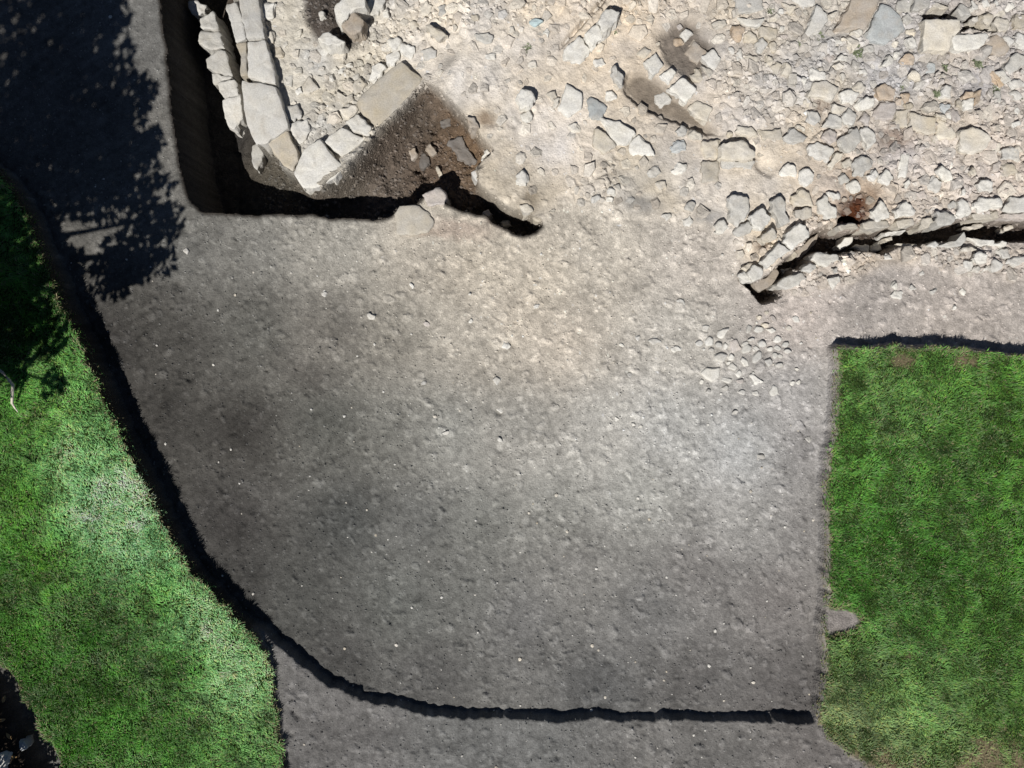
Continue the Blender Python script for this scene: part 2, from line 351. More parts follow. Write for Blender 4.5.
put(slot, s2l((84, 74, 66))/GAIN, 2); put(chan, s2l((176, 166, 152))/GAIN, 4)
put(ledge, idw(LEDG), 2)
put(bed, s2l((64, 56, 48))/GAIN, 3)
put(turf_l, s2l((70, 62, 50))/GAIN, 1); put(turf_r, s2l((165, 158, 148))/GAIN, 1); put(turf_r & (VV > 668), idw(LEDG), 2)
TIN = (blur(turf_l, 2) > .93) | (blur(turf_r, 2) > .93)
put(TIN, s2l((52, 70, 32))/GAIN, 1)
put(WORN, s2l((122, 112, 88))/GAIN, 2); put(NOTCH, s2l((140, 134, 130))/GAIN, 1)
def stain(u, v, ru, rv, ang, c, amt):
    """patch of differently coloured soil with a ragged outline"""
    global col
    a = math.radians(ang); x = (UU-u+WX*1.2+WX2); y = (VV-v+WY*1.2+WY2)
    d = np.hypot((x*math.cos(a)+y*math.sin(a))/ru, (-x*math.sin(a)+y*math.cos(a))/rv)
    b = (np.clip(1.35-d, 0, 1)**1.3*amt)[..., None]; b = np.clip(b, 0, 1); col = col*(1-b)+b*s2l(c)/GAIN
stain(853, 208, 19, 17, -35, (92, 56, 37), 1.25); stain(868, 196, 12, 16, 20, (160, 138, 118), .8)
stain(893, 139, 22, 16, 10, (150, 134, 122), .9); stain(848, 178, 14, 10, 0, (166, 146, 128), .8)
stain(640, 203, 26, 9, 5, (140, 137, 133), .8); stain(707, 216, 16, 9, 0, (148, 147, 146), .8); stain(448, 62, 10, 9, 0, (158, 152, 144), .8)
stain(820, 108, 9, 10, 0, (140, 122, 106), .8); stain(530, 200, 14, 14, 0, (150, 138, 120), .8); stain(757, 246, 9, 9, 0, (140, 124, 110), .8)
stain(487, 118, 12, 8, 40, (128, 104, 80), .7); stain(460, 228, 40, 10, 5, (188, 170, 156), .6)
stain(310, 375, 40, 20, 30, (92, 88, 84), .4); stain(430, 232, 30, 5, 5, (150, 130, 115), .4)
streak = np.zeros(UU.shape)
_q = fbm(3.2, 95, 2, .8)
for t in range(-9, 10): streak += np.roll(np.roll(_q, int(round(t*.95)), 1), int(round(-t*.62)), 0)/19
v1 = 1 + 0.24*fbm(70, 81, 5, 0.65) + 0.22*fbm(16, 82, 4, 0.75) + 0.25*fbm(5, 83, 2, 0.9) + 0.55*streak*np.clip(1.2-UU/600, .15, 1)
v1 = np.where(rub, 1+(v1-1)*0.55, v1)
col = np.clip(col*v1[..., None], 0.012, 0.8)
col = np.where((turf_l | turf_r | trench)[..., None], col, np.clip(col*(1+0.30*lump[..., None])+0.014*lump[..., None], 0, .7))
# sprinkled chips of lighter mortar in the soil
chips = (vnoise(2.3, 91) > 0.455) & (vnoise(40, 92) > -0.2) & ~turf_l & ~turf_r & ~trench
col = np.where(chips[..., None], np.clip(col*1.55+0.02, 0, 0.6), col)

# ---- split the grid into kinds of ground
kind = np.zeros(UU.shape, np.int8)                   # 0 excavation floor
kind[path_m] = 1; kind[blur(rub | rub2, 3) > 0.5] = 2; kind[blur(ledge, 1) > 0.12] = 3; kind[blur(bed, 2) > 0.4] = 6
kind[blur(trench | slot | pit_t, 1) > 0.05] = 4
kind[(blur(turf_l, 1) > 0.02)] = 5; kind[(blur(turf_r, 1) > 0.02)] = 7
GX = (UU-512)/PX; GY = (384-VV)/PX
V = np.stack([GX, GY, H], -1).reshape(-1, 3)
# walls of cuts get a little sideways raggedness
gz = np.hypot(*np.gradient(H))
jit = np.clip(gz*6, 0, 1)[..., None]*RNG.normal(size=(HH, WW, 2))*0.002
V[:, :2] += jit.reshape(-1, 2)
ii, jj = np.meshgrid(np.arange(HH-1), np.arange(WW-1), indexing='ij')
a0 = (ii*WW+jj).ravel()
F = np.stack([a0, a0+WW, a0+WW+1, a0+1], -1)
fk = np.maximum.reduce([kind[:-1, :-1], kind[1:, :-1], kind[:-1, 1:], kind[1:, 1:]]).ravel()
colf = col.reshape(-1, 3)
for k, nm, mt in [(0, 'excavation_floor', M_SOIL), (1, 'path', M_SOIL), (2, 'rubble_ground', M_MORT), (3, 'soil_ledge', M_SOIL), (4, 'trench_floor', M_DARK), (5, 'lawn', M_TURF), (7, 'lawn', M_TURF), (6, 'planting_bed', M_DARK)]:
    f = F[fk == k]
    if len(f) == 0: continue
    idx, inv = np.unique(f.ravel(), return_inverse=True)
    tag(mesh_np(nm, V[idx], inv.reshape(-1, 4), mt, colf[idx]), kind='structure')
# the land round about, joined to the edge of the fine grid
per = np.concatenate([np.arange(0, WW), np.arange(1, HH)*WW+WW-1, (HH-1)*WW+np.arange(WW-2, -1, -1), np.arange(HH-2, 0, -1)*WW])[::4]
ring0 = V[per]; cc0 = colf[per]
rings = [ring0]; cols = [cc0]
GREEN = np.array([0.045, 0.075, 0.02])
for d, z in ((0.35, 0.18), (2.0, 0.28), (6, 0.3), (40, 0.3), (400, 0.3), (3000, 0.3)):
    c_ = ring0.copy(); dirv = c_[:, :2]/np.maximum(np.abs(c_[:, 0:1])/ (WW/2/PX), np.abs(c_[:, 1:2])/(HH/2/PX))
    c_[:, :2] = c_[:, :2] + dirv/np.linalg.norm(dirv, axis=1, keepdims=True)*d
    c_[:, 2] = z; rings.append(c_); cols.append(np.tile(GREEN, (len(per), 1)))
n = len(per); RV = np.concatenate(rings); RC = np.concatenate(cols); RF = []
for r in range(len(rings)-1):
    i = np.arange(n); j = (i+1) % n
    RF.append(np.stack([r*n+i, r*n+j, (r+1)*n+j, (r+1)*n+i], -1))
tag(mesh_np('ground', RV, np.concatenate(RF)[:, ::-1], M_TURF, RC), kind='structure')

# ------------------------------------------------------------------ stones
def stone_mesh(name, poly3, ztop, zbot, mat, seed, rough=0.012, tilt=0.05, bevel=0.016):
    r = np.random.default_rng(seed)
    p = np.array(poly3, float)[:, :2]
    if np.sum(p[:, 0]*np.roll(p[:, 1], -1)-np.roll(p[:, 0], -1)*p[:, 1]) < 0: p = p[::-1]
    c = p.mean(0)
    size = max(np.ptp(p[:, 0]), np.ptp(p[:, 1]))
    seg = max(0.022, size/16)
    out = []
    for i in range(len(p)):
        a, b = p[i], p[(i+1) % len(p)]; L = np.linalg.norm(b-a); k = max(2, int(round(L/seg)))
        nrm = np.array([b[1]-a[1], a[0]-b[0]])/max(L, 1e-6)
        bow = r.normal()*0.03*L
        for j in range(k):
            t = j/k
            out.append(a+(b-a)*t + nrm*(bow*4*t*(1-t) + r.normal()*rough*0.45))
    q = np.array(out)
    q = 0.2*np.roll(q, 1, 0)+0.6*q+0.2*np.roll(q, -1, 0)
    n = len(q); rel = q-c
    rad = np.linalg.norm(rel, axis=1, keepdims=True)
    bv = np.minimum(bevel, rad*0.25)
    s = lambda f: c+rel*f
    inset = lambda d: c+rel*(1-np.minimum(d/rad, 0.6))
    hgt = ztop-zbot
    g = r.normal(size=2)*tilt
    off = Vector(r.uniform(-50, 50, 3))
    def nz(xy, z, f):
        return np.array([noise.noise(Vector((x*f, y*f, z*f))+off) for x, y in xy])
    def side(xy, z, amp):
        return xy + np.stack([nz(xy, z, 14), nz(xy, z+7.3, 14)], -1)*amp
    rings = [(side(s(1.06), zbot, rough*1.5), zbot), (side(s(1.05), zbot+hgt*.35, rough*2), zbot+hgt*0.35), (side(s(1.03), zbot+hgt*.7, rough*2), zbot+hgt*0.7), (side(s(1.0), ztop, rough), ztop-bevel*1.0), (inset(bv*0.4), ztop-bevel*0.33), (inset(bv), ztop-bevel*0.06), (s(0.72), ztop), (s(0.48), ztop), (s(0.24), ztop)]
    vs_ = []
    for k, (xy, z) in enumerate(rings):
        zz = np.full(n, z)
        if k >= 3:
            zz = zz + (xy-c)@g + (nz(xy, 0, 9)*1.0+nz(xy, 3, 26)*0.55)*rough*0.9
        vs_.append(np.column_stack([xy, zz]))
    V_ = np.concatenate(vs_+[np.array([[c[0], c[1], ztop+float(nz([c], 0, 9)[0]+nz([c], 3, 26)[0]*.55)*rough*.9]])])
    Fq = []
    i = np.arange(n); j = (i+1) % n
    for k in range(len(rings)-1):
        Fq.append(np.stack([k*n+i, k*n+j, (k+1)*n+j, (k+1)*n+i], -1))
    Fq = np.concatenate(Fq)
    base = (len(rings)-1)*n
    tri = np.stack([base+i, base+j, np.full(n, len(V_)-1)], -1)
    org = np.array([c[0], c[1], zbot]); V_ = V_-org
    me = bpy.data.meshes.new(name)
    me.from_pydata(V_.tolist(), [], Fq.tolist()+tri.tolist()); me.materials.append(mat)
    sm = np.zeros(len(me.polygons), bool); sm[n*4:] = True
    me.polygons.foreach_set('use_smooth', sm); me.update()
    o = bpy.data.objects.new(name, me); C.objects.link(o); o.location = org
    return o

ZONE = {
 'LT': 'in the rough course beside the deep trench', 'KS': 'in the smooth kerb beside the deep trench',
 'LB': 'on the pale ground above the long block', 'TP': 'beside the small pit at top',
 'CT': 'in the pale mortar at top centre', 'SP': 'by the small square pit', 'TR': 'below the shallow brown trough',
 'UR': 'in the grey stony ground at top', 'BG': 'by the black gap at top right', 'RE': 'near the right edge among weeds',
 'MR': 'in the tumbled rubble at right', 'WC': 'in the rubble above the dark slot',
 'WE': 'at the broken wall end', 'BS': 'in the bank below the dark slot', 'LR': 'on the soil below the slot',
 'PE': 'at the right end of the trench', 'PT': 'on the dark pit floor', 'CO': 'in the cobble patch', 'FL': 'on the bare floor',
}
COLW = {'grey': 'grey', 'buff': 'buff', 'cream': 'cream', 'white': 'whitish', 'orange': 'orange', 'brown': 'brown', 'blue': 'blue-grey', 'pink': 'pinkish', 'dark': 'dark', 'sky': 'pale blue'}
KINDS = {'a': ('ashlar_block', 'block', 'squared masonry blocks'), 's': ('stone_slab', 'slab', 'flat stone slabs'), 'r': ('rubble_stone', 'stone', 'rubble stones of the excavated walls'), 'c': ('cobble', 'cobble', 'cobbles set in the floor')}
stones = []
def st(zone, tint, h, p, kd='r', label=None, tilt=0.06, depth=None):
    stones.append(dict(zone=zone, tint=tint, h=h, poly=pts(p), kd=kd, label=label, tilt=tilt, depth=depth))
# --- rough lower course and smooth kerb along the deep left trench
st('LT','grey',.40,"188,2 198,1 207,6 205,12 196,16 190,10",tilt=.12,depth=-0.55)
st('LT','grey',.50,"200,18 213,10 218,25 217,30 201,28",tilt=.12,depth=-0.50)
st('LT','grey',.50,"199,31 218,29 225,48 211,51 198,43",tilt=.12,depth=-0.50)
st('LT','grey',.52,"207,59 219,50 226,50 233,75 215,72 206,67",tilt=.12,depth=-0.48)
st('LT','grey',.48,"212,73 233,77 222,82 214,85",tilt=.12,depth=-0.51)
st('LT','grey',.52,"217,84 235,79 239,95 225,99 219,92",tilt=.12,depth=-0.49)
st('LT','grey',.50,"222,100 241,95 243,118 233,130 225,120",tilt=.12,depth=-0.50)
st('KS','grey',.10,"225,3 236,2 246,40 235,42 230,22",'s','narrow grey kerb slab nearest the top edge by the black crevice',tilt=.03,depth=-0.12)
st('KS','grey',.12,"238,-8 257,-8 265,38 247,40 241,16",'s','long pale kerb slab touching the top edge beside the crumbly white stones',tilt=.03,depth=-0.115)
st('KS','buff',.10,"235,43 246,41 248,76 241,77 241,58",'s','narrow kerb slab along the lower half of the black crevice',tilt=.03,depth=-0.13)
st('KS','grey',.10,"247,41 265,39 271,58 276,85 260,81 248,77",'s','middle pale kerb slab between two cross joints',tilt=.03,depth=-0.12)
st('KS','grey',.08,"241,79 260,82 276,87 289,128 268,142 256,144 246,125",'s','largest pale kerb slab, broad and smooth, at the trench corner',tilt=.03,depth=-0.12)
st('KS','buff',.62,"267,143 288,130 297,149 298,160 293,171 281,166",'s','grey tapering slab dipping into the trench below the largest kerb slab',tilt=.03,depth=-0.17)
st('KS','grey',.10,"252,145 264,143 263,160 257,170 252,164",'s','small oval slab end on dark soil in the trench corner',tilt=.03,depth=-0.6)
st('KS','white',.10,"257,4 275,2 273,18 259,19"); st('KS','cream',.07,"265,33 272,31 275,42 267,44")
st('KS','grey',.08,"283,106 297,104 302,115 293,121 285,118"); st('KS','grey',.07,"288,123 307,119 311,130 302,143 294,137")
st('KS','cream',.05,"256,22 266,20 270,29 260,30"); st('KS','buff',.05,"272,48 281,46 283,56 275,58")
# --- blocks by the pit
st('LB','buff',.10,"356,101 402,61 423,78 378,127",'a','long grey ashlar block with stained top above the dark pit',tilt=.03,depth=-0.09)
st('LB','white',.10,"324,141 342,127 366,138 342,157",'a','pale rectangular block between the long block and largest block',tilt=.03,depth=-0.09)
st('LB','white',.12,"293,175 303,149 320,138 345,167 336,178 316,188 303,188",'a','largest whitish block, five-sided, standing above the black trench shadow',tilt=.03,depth=-0.06)
st('LB','white',.10,"345,121 357,113 372,128 370,137 364,134 352,130",'a','small whitish block wedged at lower end of the long block',tilt=.03,depth=-0.08)
st('LB','cream',.08,"339,110 355,104 358,111 347,118")
st('LB','cream',.07,"331,50 346,52 344,60 333,58"); st('LB','cream',.07,"301,85 309,75 318,88 312,93 303,92")
st('LB','white',.05,"337,70 343,67 344,73 337,74"); st('LB','white',.06,"295,89 300,86 302,93 296,94")
st('LB','cream',.08,"336,90 345,97 353,93 353,100 343,105"); st('LB','cream',.07,"351,85 359,77 367,83 362,90 355,94")
st('LB','white',.10,"369,78 372,65 380,62 387,68 380,75 372,81"); st('LB','white',.10,"385,56 393,50 400,52 400,57 393,65 387,63")
st('LB','white',.11,"386,40 397,36 401,42 399,47 392,50"); st('LB','white',.08,"401,43 410,44 416,50 412,58 404,56 400,50")
st('LB','grey',.07,"420,50 430,47 437,50 436,58 425,59"); st('LB','cream',.05,"409,22 416,21 418,27 411,28"); st('LB','grey',.04,"328,76 333,74 334,79 329,80")
st('LB','white',.04,"346,64 351,62 353,66 348,68"); st('LB','cream',.05,"372,55 377,52 379,57 374,59")
st('TP','white',.16,"333,8 345,-4 364,-4 366,7 353,10 345,20 339,24",'s','pale slab rising over the small pit beside its dirty neighbour',tilt=.03,depth=0.06)
st('TP','brown',.14,"346,21 353,11 365,20 362,30 352,35 341,26",'s','dirty brown speckled stone half covered in soil at small pit',tilt=.03,depth=0.02)
st('TP','white',.10,"364,9 371,-4 387,-4 384,6 373,16 367,11"); st('TP','white',.14,"317,38 326,31 345,42 340,45 329,46",'s','whitish edge slab casting black shadow into the small pit',tilt=.03,depth=0.04)
st('TP','grey',.10,"318,12 324,11 325,17 320,18"); st('TP','white',.05,"384,11 388,9 389,16 384,18")
# --- top centre
st('CT','cream',.24,"426,25 430,24 448,36 440,38 430,33"); st('CT','grey',.06,"474,33 489,32 495,38 489,43 476,39")
st('CT','sky',.03,"530,19 536,17 543,19 543,22 536,24 530,22",'r','pale blue flat pebble-like stone in the pale mortar at top')
st('CT','white',.10,"563,49 580,36 590,50 582,62 566,60"); st('CT','white',.36,"598,22 611,7 620,13 604,33"); st('CT','white',.26,"584,34 597,23 603,35 592,46")
st('CT','white',.22,"516,97 522,88 532,90 535,97 530,107 520,108",'r','whitish rounded stone with crisp black shadow at top centre')
st('CT','white',.09,"520,114 528,109 534,117 530,122 522,120"); st('CT','white',.07,"567,83 583,93 582,110 568,115 558,108",'s')
st('CT','blue',.07,"587,100 593,97 608,107 603,118 590,117",'s'); st('CT','white',.05,"547,26 551,32 548,37 543,33"); st('CT','grey',.05,"438,6 445,3 446,13 440,15")
st('CT','cream',.06,"548,92 555,90 557,97 550,99"); st('CT','cream',.08,"552,100 559,96 558,106 553,109"); st('CT','cream',.05,"508,27 514,25 516,31 510,33")
st('CT','cream',.06,"420,7 427,0 433,7 428,15 421,13"); st('CT','white',.06,"593,60 603,57 606,64 596,67"); st('CT','cream',.05,"568,125 576,122 580,130 571,132")
st('CT','grey',.20,"612,66 617,66 625,76 622,86 614,78"); st('CT','white',.06,"605,92 612,90 616,98 608,101")
st('CT','buff',.05,"469,15 477,13 479,20 471,21"); st('CT','white',.05,"485,54 494,52 496,58 487,60"); st('CT','cream',.05,"528,62 536,60 538,67 530,69")
# --- slabs under the trough
st('TR','white',.08,"600,117 613,121 620,121 637,133 627,144 618,143 611,137",'s'); st('TR','white',.08,"638,134 652,147 656,155 632,153 629,146",'s')
st('TR','cream',.07,"596,128 611,138 617,145 604,153 592,143",'s'); st('TR','blue',.08,"671,147 677,140 685,141 687,150 673,153")
st('TR','grey',.11,"676,130 682,124 688,128 685,136 679,135"); st('TR','cream',.11,"689,134 693,129 702,135 695,140")
st('TR','white',.07,"672,170 680,161 686,167 683,173 673,174"); st('TR','grey',.05,"590,197 598,195 601,198 593,202")
st('TR','white',.06,"606,202 608,196 614,197 613,203"); st('TR','white',.06,"609,194 610,188 616,190 614,195")
st('TR','grey',.06,"662,215 669,212 672,216 667,221"); st('TR','grey',.07,"685,203 692,200 697,205 693,212 686,210"); st('TR','white',.06,"683,220 691,215 694,223 686,226")
st('TR','grey',.06,"647,171 656,165 662,172 655,178"); st('TR','cream',.06,"655,183 664,180 668,187 659,190")
st('TR','buff',.07,"702,141 719,139 719,158 704,158"); st('TR','buff',.06,"702,161 719,160 719,180 703,182",'s')
st('TR','cream',.26,"720,146 727,142 742,140 750,147 756,151 755,158 720,158",'r','largest cream tan boulder with thick black shadow along its top')
st('TR','cream',.08,"735,130 738,126 754,127 757,135 752,137 740,134"); st('TR','buff',.07,"727,132 733,131 734,135 728,136")
st('TR','grey',.05,"721,160 756,160 752,169 722,169",'s'); st('TR','cream',.06,"760,130 782,128 782,138 762,139")
# --- square pit
st('SP','white',.11,"643,62 656,52 664,64 653,76",'a','largest white squared block on the left rim of square pit',.04); st('SP','white',.10,"660,75 671,67 677,72 669,83",'a')
st('SP','white',.10,"669,87 683,77 697,88 685,102",'a','white squared block between the square pit and brown trough',.03); st('SP','cream',.05,"688,107 698,100 713,108 708,122 697,118",'s')
st('SP','grey',.08,"702,57 714,48 722,58 715,69",'a','grey squared block on the right rim of square pit',.04); st('SP','cream',.06,"702,65 714,70 708,77")
st('SP','buff',.06,"691,77 697,67 705,77 698,83"); st('SP','brown',.04,"685,52 695,40 707,52 697,64",'s','brown square slab lying low inside the square pit',.06)
st('SP','grey',.08,"681,33 685,28 694,33 687,42"); st('SP','orange',.05,"675,38 681,37 684,43 678,46 674,43",'r','ochre lump inside the square pit')
st('SP','pink',.05,"676,26 681,23 684,28 679,31"); st('SP','cream',.05,"637,54 645,47 652,51 646,57"); st('SP','grey',.04,"654,95 666,92 672,100 664,106 655,103")
st('SP','orange',.06,"732,27 740,23 745,30 740,40 733,36"); st('SP','buff',.09,"743,36 748,29 757,34 757,40 747,42"); st('SP','grey',.07,"755,43 762,38 769,45 760,52")
st('SP','white',.07,"736,52 742,48 744,58 737,62"); st('SP','white',.06,"728,48 733,46 735,52 729,53"); st('SP','cream',.06,"712,22 726,19 727,25 714,27")
st('SP','grey',.06,"735,-4 762,-4 764,9 738,13",'s'); st('SP','white',.06,"738,16 765,18 760,26 746,25",'s'); st('SP','cream',.05,"747,55 760,57 757,63 749,62")
# --- upper right stony ground
st('UR','brown',.12,"834,29 853,-4 881,-4 866,29 850,27",'s','big brownish slab leaning beside the grey diamond slab',.04)
st('UR','blue',.11,"867,32 882,3 901,16 906,28 884,44 872,39",'s','big blue-grey diamond slab at top right',.04)
st('UR','grey',.09,"805,32 817,4 829,18 822,30 809,36",'s','pale kite-shaped slab left of the brown slab',.05)
st('UR','cream',.08,"828,16 831,12 839,12 835,18"); st('UR','cream',.07,"852,31 860,28 864,32 861,37"); st('UR','cream',.07,"843,38 852,36 860,40 857,48 852,50")
st('UR','white',.12,"882,65 890,54 895,58 892,64",'r','whitish triangular stone with black shadow on its left side'); st('UR','white',.07,"893,52 901,51 900,57 895,58")
st('UR','orange',.08,"903,57 910,53 916,56 912,62 905,62"); st('UR','white',.09,"836,60 839,53 850,56 847,61 842,60"); st('UR','cream',.07,"834,64 840,61 845,66 837,69")
st('UR','pink',.05,"825,57 832,52 836,57 831,61"); st('UR','white',.08,"908,37 914,35 917,42 917,46 910,45"); st('UR','cream',.06,"893,41 899,40 899,46 893,47")
st('UR','grey',.09,"903,18 907,12 914,18 910,24 905,22"); st('UR','cream',.06,"906,29 915,28 916,33 908,34"); st('UR','grey',.05,"821,42 838,38 844,42 830,45")
st('UR','buff',.09,"760,26 777,28 778,37 768,39 760,36",'s'); st('UR','cream',.08,"770,17 778,12 781,16 775,23 770,22"); st('UR','buff',.07,"784,2 797,7 790,16 786,10")
st('UR','white',.07,"778,9 783,7 784,13 779,13"); st('UR','white',.05,"780,26 785,26 784,30 780,30"); st('UR','pink',.04,"779,35 788,34 787,38 781,38")
st('UR','grey',.06,"792,-4 816,-4 815,4 802,7",'s'); st('UR','buff',.05,"768,44 775,41 778,46 775,51 769,49"); st('UR','cream',.07,"766,60 770,55 775,61 770,65")
st('UR','cream',.08,"782,73 785,62 793,65 790,75"); st('UR','cream',.06,"770,67 778,61 783,66 777,72"); st('UR','white',.08,"800,79 804,75 808,79 805,84",'r','bright white rounded stone on the grey ground')
st('UR','grey',.06,"898,0 914,-4 911,10 903,12 895,12",'s'); st('UR','grey',.06,"912,10 916,-4 931,-4 930,7 917,11",'s')
st('UR','white',.04,"858,70 866,68 868,73 860,74"); st('UR','grey',.05,"865,46 872,44 876,50 869,53"); st('UR','cream',.04,"818,68 823,66 824,71 819,72")
# --- around the black gap
st('BG','cream',.17,"925,19 961,20 961,30 952,37 950,51 923,51",'a','big cream square block below the black gap',.03); st('BG','white',.12,"951,40 954,36 989,32 991,35 986,43 977,48 954,50",'a','white wedge-shaped block right of the big cream block',.05)
st('BG','brown',.07,"986,43 997,33 1011,48 1001,57 991,51",'s'); st('BG','cream',.10,"966,30 971,25 978,29 970,32"); st('BG','cream',.10,"994,22 999,16 1011,20 1007,30 999,32")
st('BG','grey',.09,"1004,37 1009,35 1015,41 1011,45"); st('BG','grey',.11,"1016,38 1019,32 1034,36 1034,48 1025,48 1016,43"); st('BG','grey',.10,"1004,67 1017,52 1028,57 1026,64 1011,74",'s','grey oblong slab by the right edge')
st('BG','cream',.09,"932,6 936,1 950,7 945,10"); st('BG','grey',.09,"956,10 961,2 971,7 971,15 961,16"); st('BG','white',.08,"971,8 974,0 979,5 976,10"); st('BG','white',.08,"979,2 987,-3 991,5 986,8")
st('BG','white',.07,"993,2 998,0 1001,6 996,8"); st('BG','cream',.08,"972,17 978,16 979,21 974,21"); st('BG','buff',.08,"982,17 989,12 994,15 992,23 986,22"); st('BG','buff',.09,"1014,17 1018,13 1034,16 1034,26 1016,27")
st('BG','pink',.08,"951,2 957,-4 962,0 956,7"); st('BG','cream',.06,"996,11 1003,9 1007,14 999,16"); st('BG','white',.05,"1006,3 1013,1 1016,8 1008,10"); st('BG','pink',.05,"1014,54 1018,48 1024,52 1019,56")
# --- right edge
st('RE','orange',.08,"990,73 994,70 1005,85 1000,87"); st('RE','grey',.07,"996,71 1004,70 1011,80 1006,85"); st('RE','grey',.07,"994,91 1002,91 1001,103 992,105")
st('RE','white',.08,"1014,110 1018,106 1021,109 1018,116"); st('RE','orange',.10,"962,98 965,93 974,91 975,97"); st('RE','white',.10,"962,100 975,98 973,110 965,107"); st('RE','orange',.10,"976,97 975,92 983,88 981,100 976,105",'r','orange split stone leaning against the white stone near the weeds')
st('RE','buff',.07,"956,100 960,98 963,107 957,108"); st('RE','pink',.08,"950,114 954,107 961,117 957,123 952,120"); st('RE','white',.07,"947,112 951,110 952,119 948,117"); st('RE','blue',.07,"939,107 942,102 952,105 946,113")
st('RE','cream',.07,"936,113 946,115 948,120 939,117"); st('RE','grey',.06,"941,90 947,84 952,88 951,98 943,97"); st('RE','cream',.07,"936,82 944,72 947,75 939,83"); st('RE','blue',.05,"921,68 929,62 936,64 936,72 924,73",'s')
st('RE','cream',.07,"911,73 915,69 921,75 922,78 916,79"); st('RE','white',.05,"997,85 1001,84 1002,88 998,89"); st('RE','white',.05,"1013,122 1020,120 1021,126 1014,127"); st('RE','grey',.06,"1010,93 1018,90 1024,96 1016,100")
st('RE','grey',.06,"1008,82 1020,78 1026,84 1014,88")
# --- tumbled rubble
st('MR','orange',.10,"876,93 877,87 886,83 896,88 896,94 889,99 879,98",'r','orange tan rounded stone with black shadow above it'); st('MR','orange',.06,"895,101 899,97 903,100 899,103"); st('MR','orange',.08,"902,93 910,92 910,98 906,104")
st('MR','white',.12,"857,103 866,96 875,99 874,104 866,109 858,108"); st('MR','pink',.09,"872,115 881,102 897,103 894,118 884,120"); st('MR','cream',.12,"807,97 814,82 828,80 839,87 833,100 822,97",'a','big cream block topping the tumbled rubble',.05)
st('MR','white',.08,"840,93 848,88 861,93 853,103 842,101"); st('MR','cream',.09,"853,87 859,81 867,87 863,92 855,91"); st('MR','white',.08,"810,78 813,68 827,73 826,80"); st('MR','cream',.08,"832,110 834,103 847,107 840,116")
st('MR','grey',.09,"842,116 850,107 858,115 853,125 845,124"); st('MR','cream',.07,"840,73 844,72 847,77 842,81"); st('MR','buff',.07,"896,110 909,108 909,127 896,127",'a'); st('MR','buff',.07,"910,111 937,118 936,133 926,134 910,127",'a')
st('MR','cream',.07,"939,118 952,125 957,135 952,140 937,136",'a'); st('MR','cream',.12,"960,140 962,130 974,127 987,133 991,140 986,150 970,152 961,147",'r','big rounded cream boulder right of the row of blocks')
st('MR','grey',.07,"1001,150 1005,147 1019,148 1021,160 1002,160"); st('MR','cream',.07,"991,148 999,142 1000,150 993,157"); st('MR','grey',.12,"807,110 818,112 821,120 815,125 809,120"); st('MR','grey',.08,"823,125 832,112 843,118 843,126 833,127")
st('MR','pink',.08,"859,121 866,112 871,117 868,124"); st('MR','cream',.07,"803,99 810,97 812,104 805,106"); st('MR','cream',.06,"1012,148 1020,145 1024,151 1016,154"); st('MR','buff',.06,"905,104 912,101 914,107 907,109")
st('WC','grey',.09,"783,136 795,127 808,137 803,142 790,142"); st('WC','cream',.07,"798,124 807,129 805,131 797,127")
st('WC','grey',.10,"808,147 817,142 828,145 834,150 828,160 818,158 811,153",'r','grey angular stone with arched black shadow in the wall core'); st('WC','cream',.09,"827,166 835,153 843,153 842,158 832,170"); st('WC','grey',.11,"838,140 858,127 863,137 850,152 843,150"); st('WC','grey',.11,"860,129 868,126 875,130 877,142 868,148 863,140")
st('WC','pink',.09,"822,138 828,129 837,132 837,141 831,144"); st('WC','white',.09,"781,171 787,163 797,167 797,175 785,176"); st('WC','white',.11,"799,174 807,167 815,175 808,187 802,183",'r','whitish pentagonal stone with black caret-shaped shadow')
st('WC','buff',.09,"790,196 803,188 810,193 815,206 800,207 792,202"); st('WC','white',.10,"817,201 827,195 830,203 837,207 837,217 828,219 820,212"); st('WC','white',.08,"828,192 840,193 841,198 833,200")
st('WC','grey',.11,"854,161 864,156 872,158 873,167 864,175 854,174"); st('WC','white',.09,"866,177 876,168 880,174 874,181"); st('WC','white',.10,"879,179 888,169 894,178 887,187")
st('WC','white',.06,"899,161 902,153 911,154 907,177 898,178",'s','pale upright-looking slab above the dark slot, long and narrow'); st('WC','white',.13,"872,213 882,200 888,208 890,217 875,221",'r','whitish pointed stone with black shadow beside the chestnut soil'); st('WC','white',.08,"895,211 906,200 916,212 911,216 897,217")
st('WC','white',.07,"903,184 909,178 912,182 906,189"); st('WC','white',.11,"937,172 942,166 951,170 955,178 946,180"); st('WC','grey',.09,"929,184 936,177 943,182 941,190 934,192"); st('WC','white',.06,"947,164 952,160 954,165 949,167")
st('WC','white',.10,"977,184 983,180 992,180 994,190 982,192"); st('WC','white',.12,"973,206 981,197 1001,198 1004,207 981,212",'r','long whitish stone with long black shadow near the right'); st('WC','white',.10,"961,190 965,187 967,193 962,194"); st('WC','white',.12,"957,214 963,197 973,208 971,213 961,217")
st('WC','grey',.10,"936,211 946,211 957,217 954,223 938,226"); st('WC','cream',.12,"921,222 924,217 933,217 934,222 927,228 921,226",'r','cream rounded stone perched on the lip of dark slot'); st('WC','grey',.09,"1004,208 1012,197 1030,195 1030,211 1008,212"); st('WC','grey',.07,"948,204 954,200 958,205 954,211 949,209")
st('WC','cream',.10,"837,226 848,223 857,223 859,228 841,231",'s','cream lintel-like slab under a black arched hollow'); st('WC','white',.08,"848,183 856,179 862,187 855,193 849,190"); st('WC','grey',.07,"838,178 846,173 850,180 842,184"); st('WC','cream',.06,"841,163 850,157 853,165 845,169")
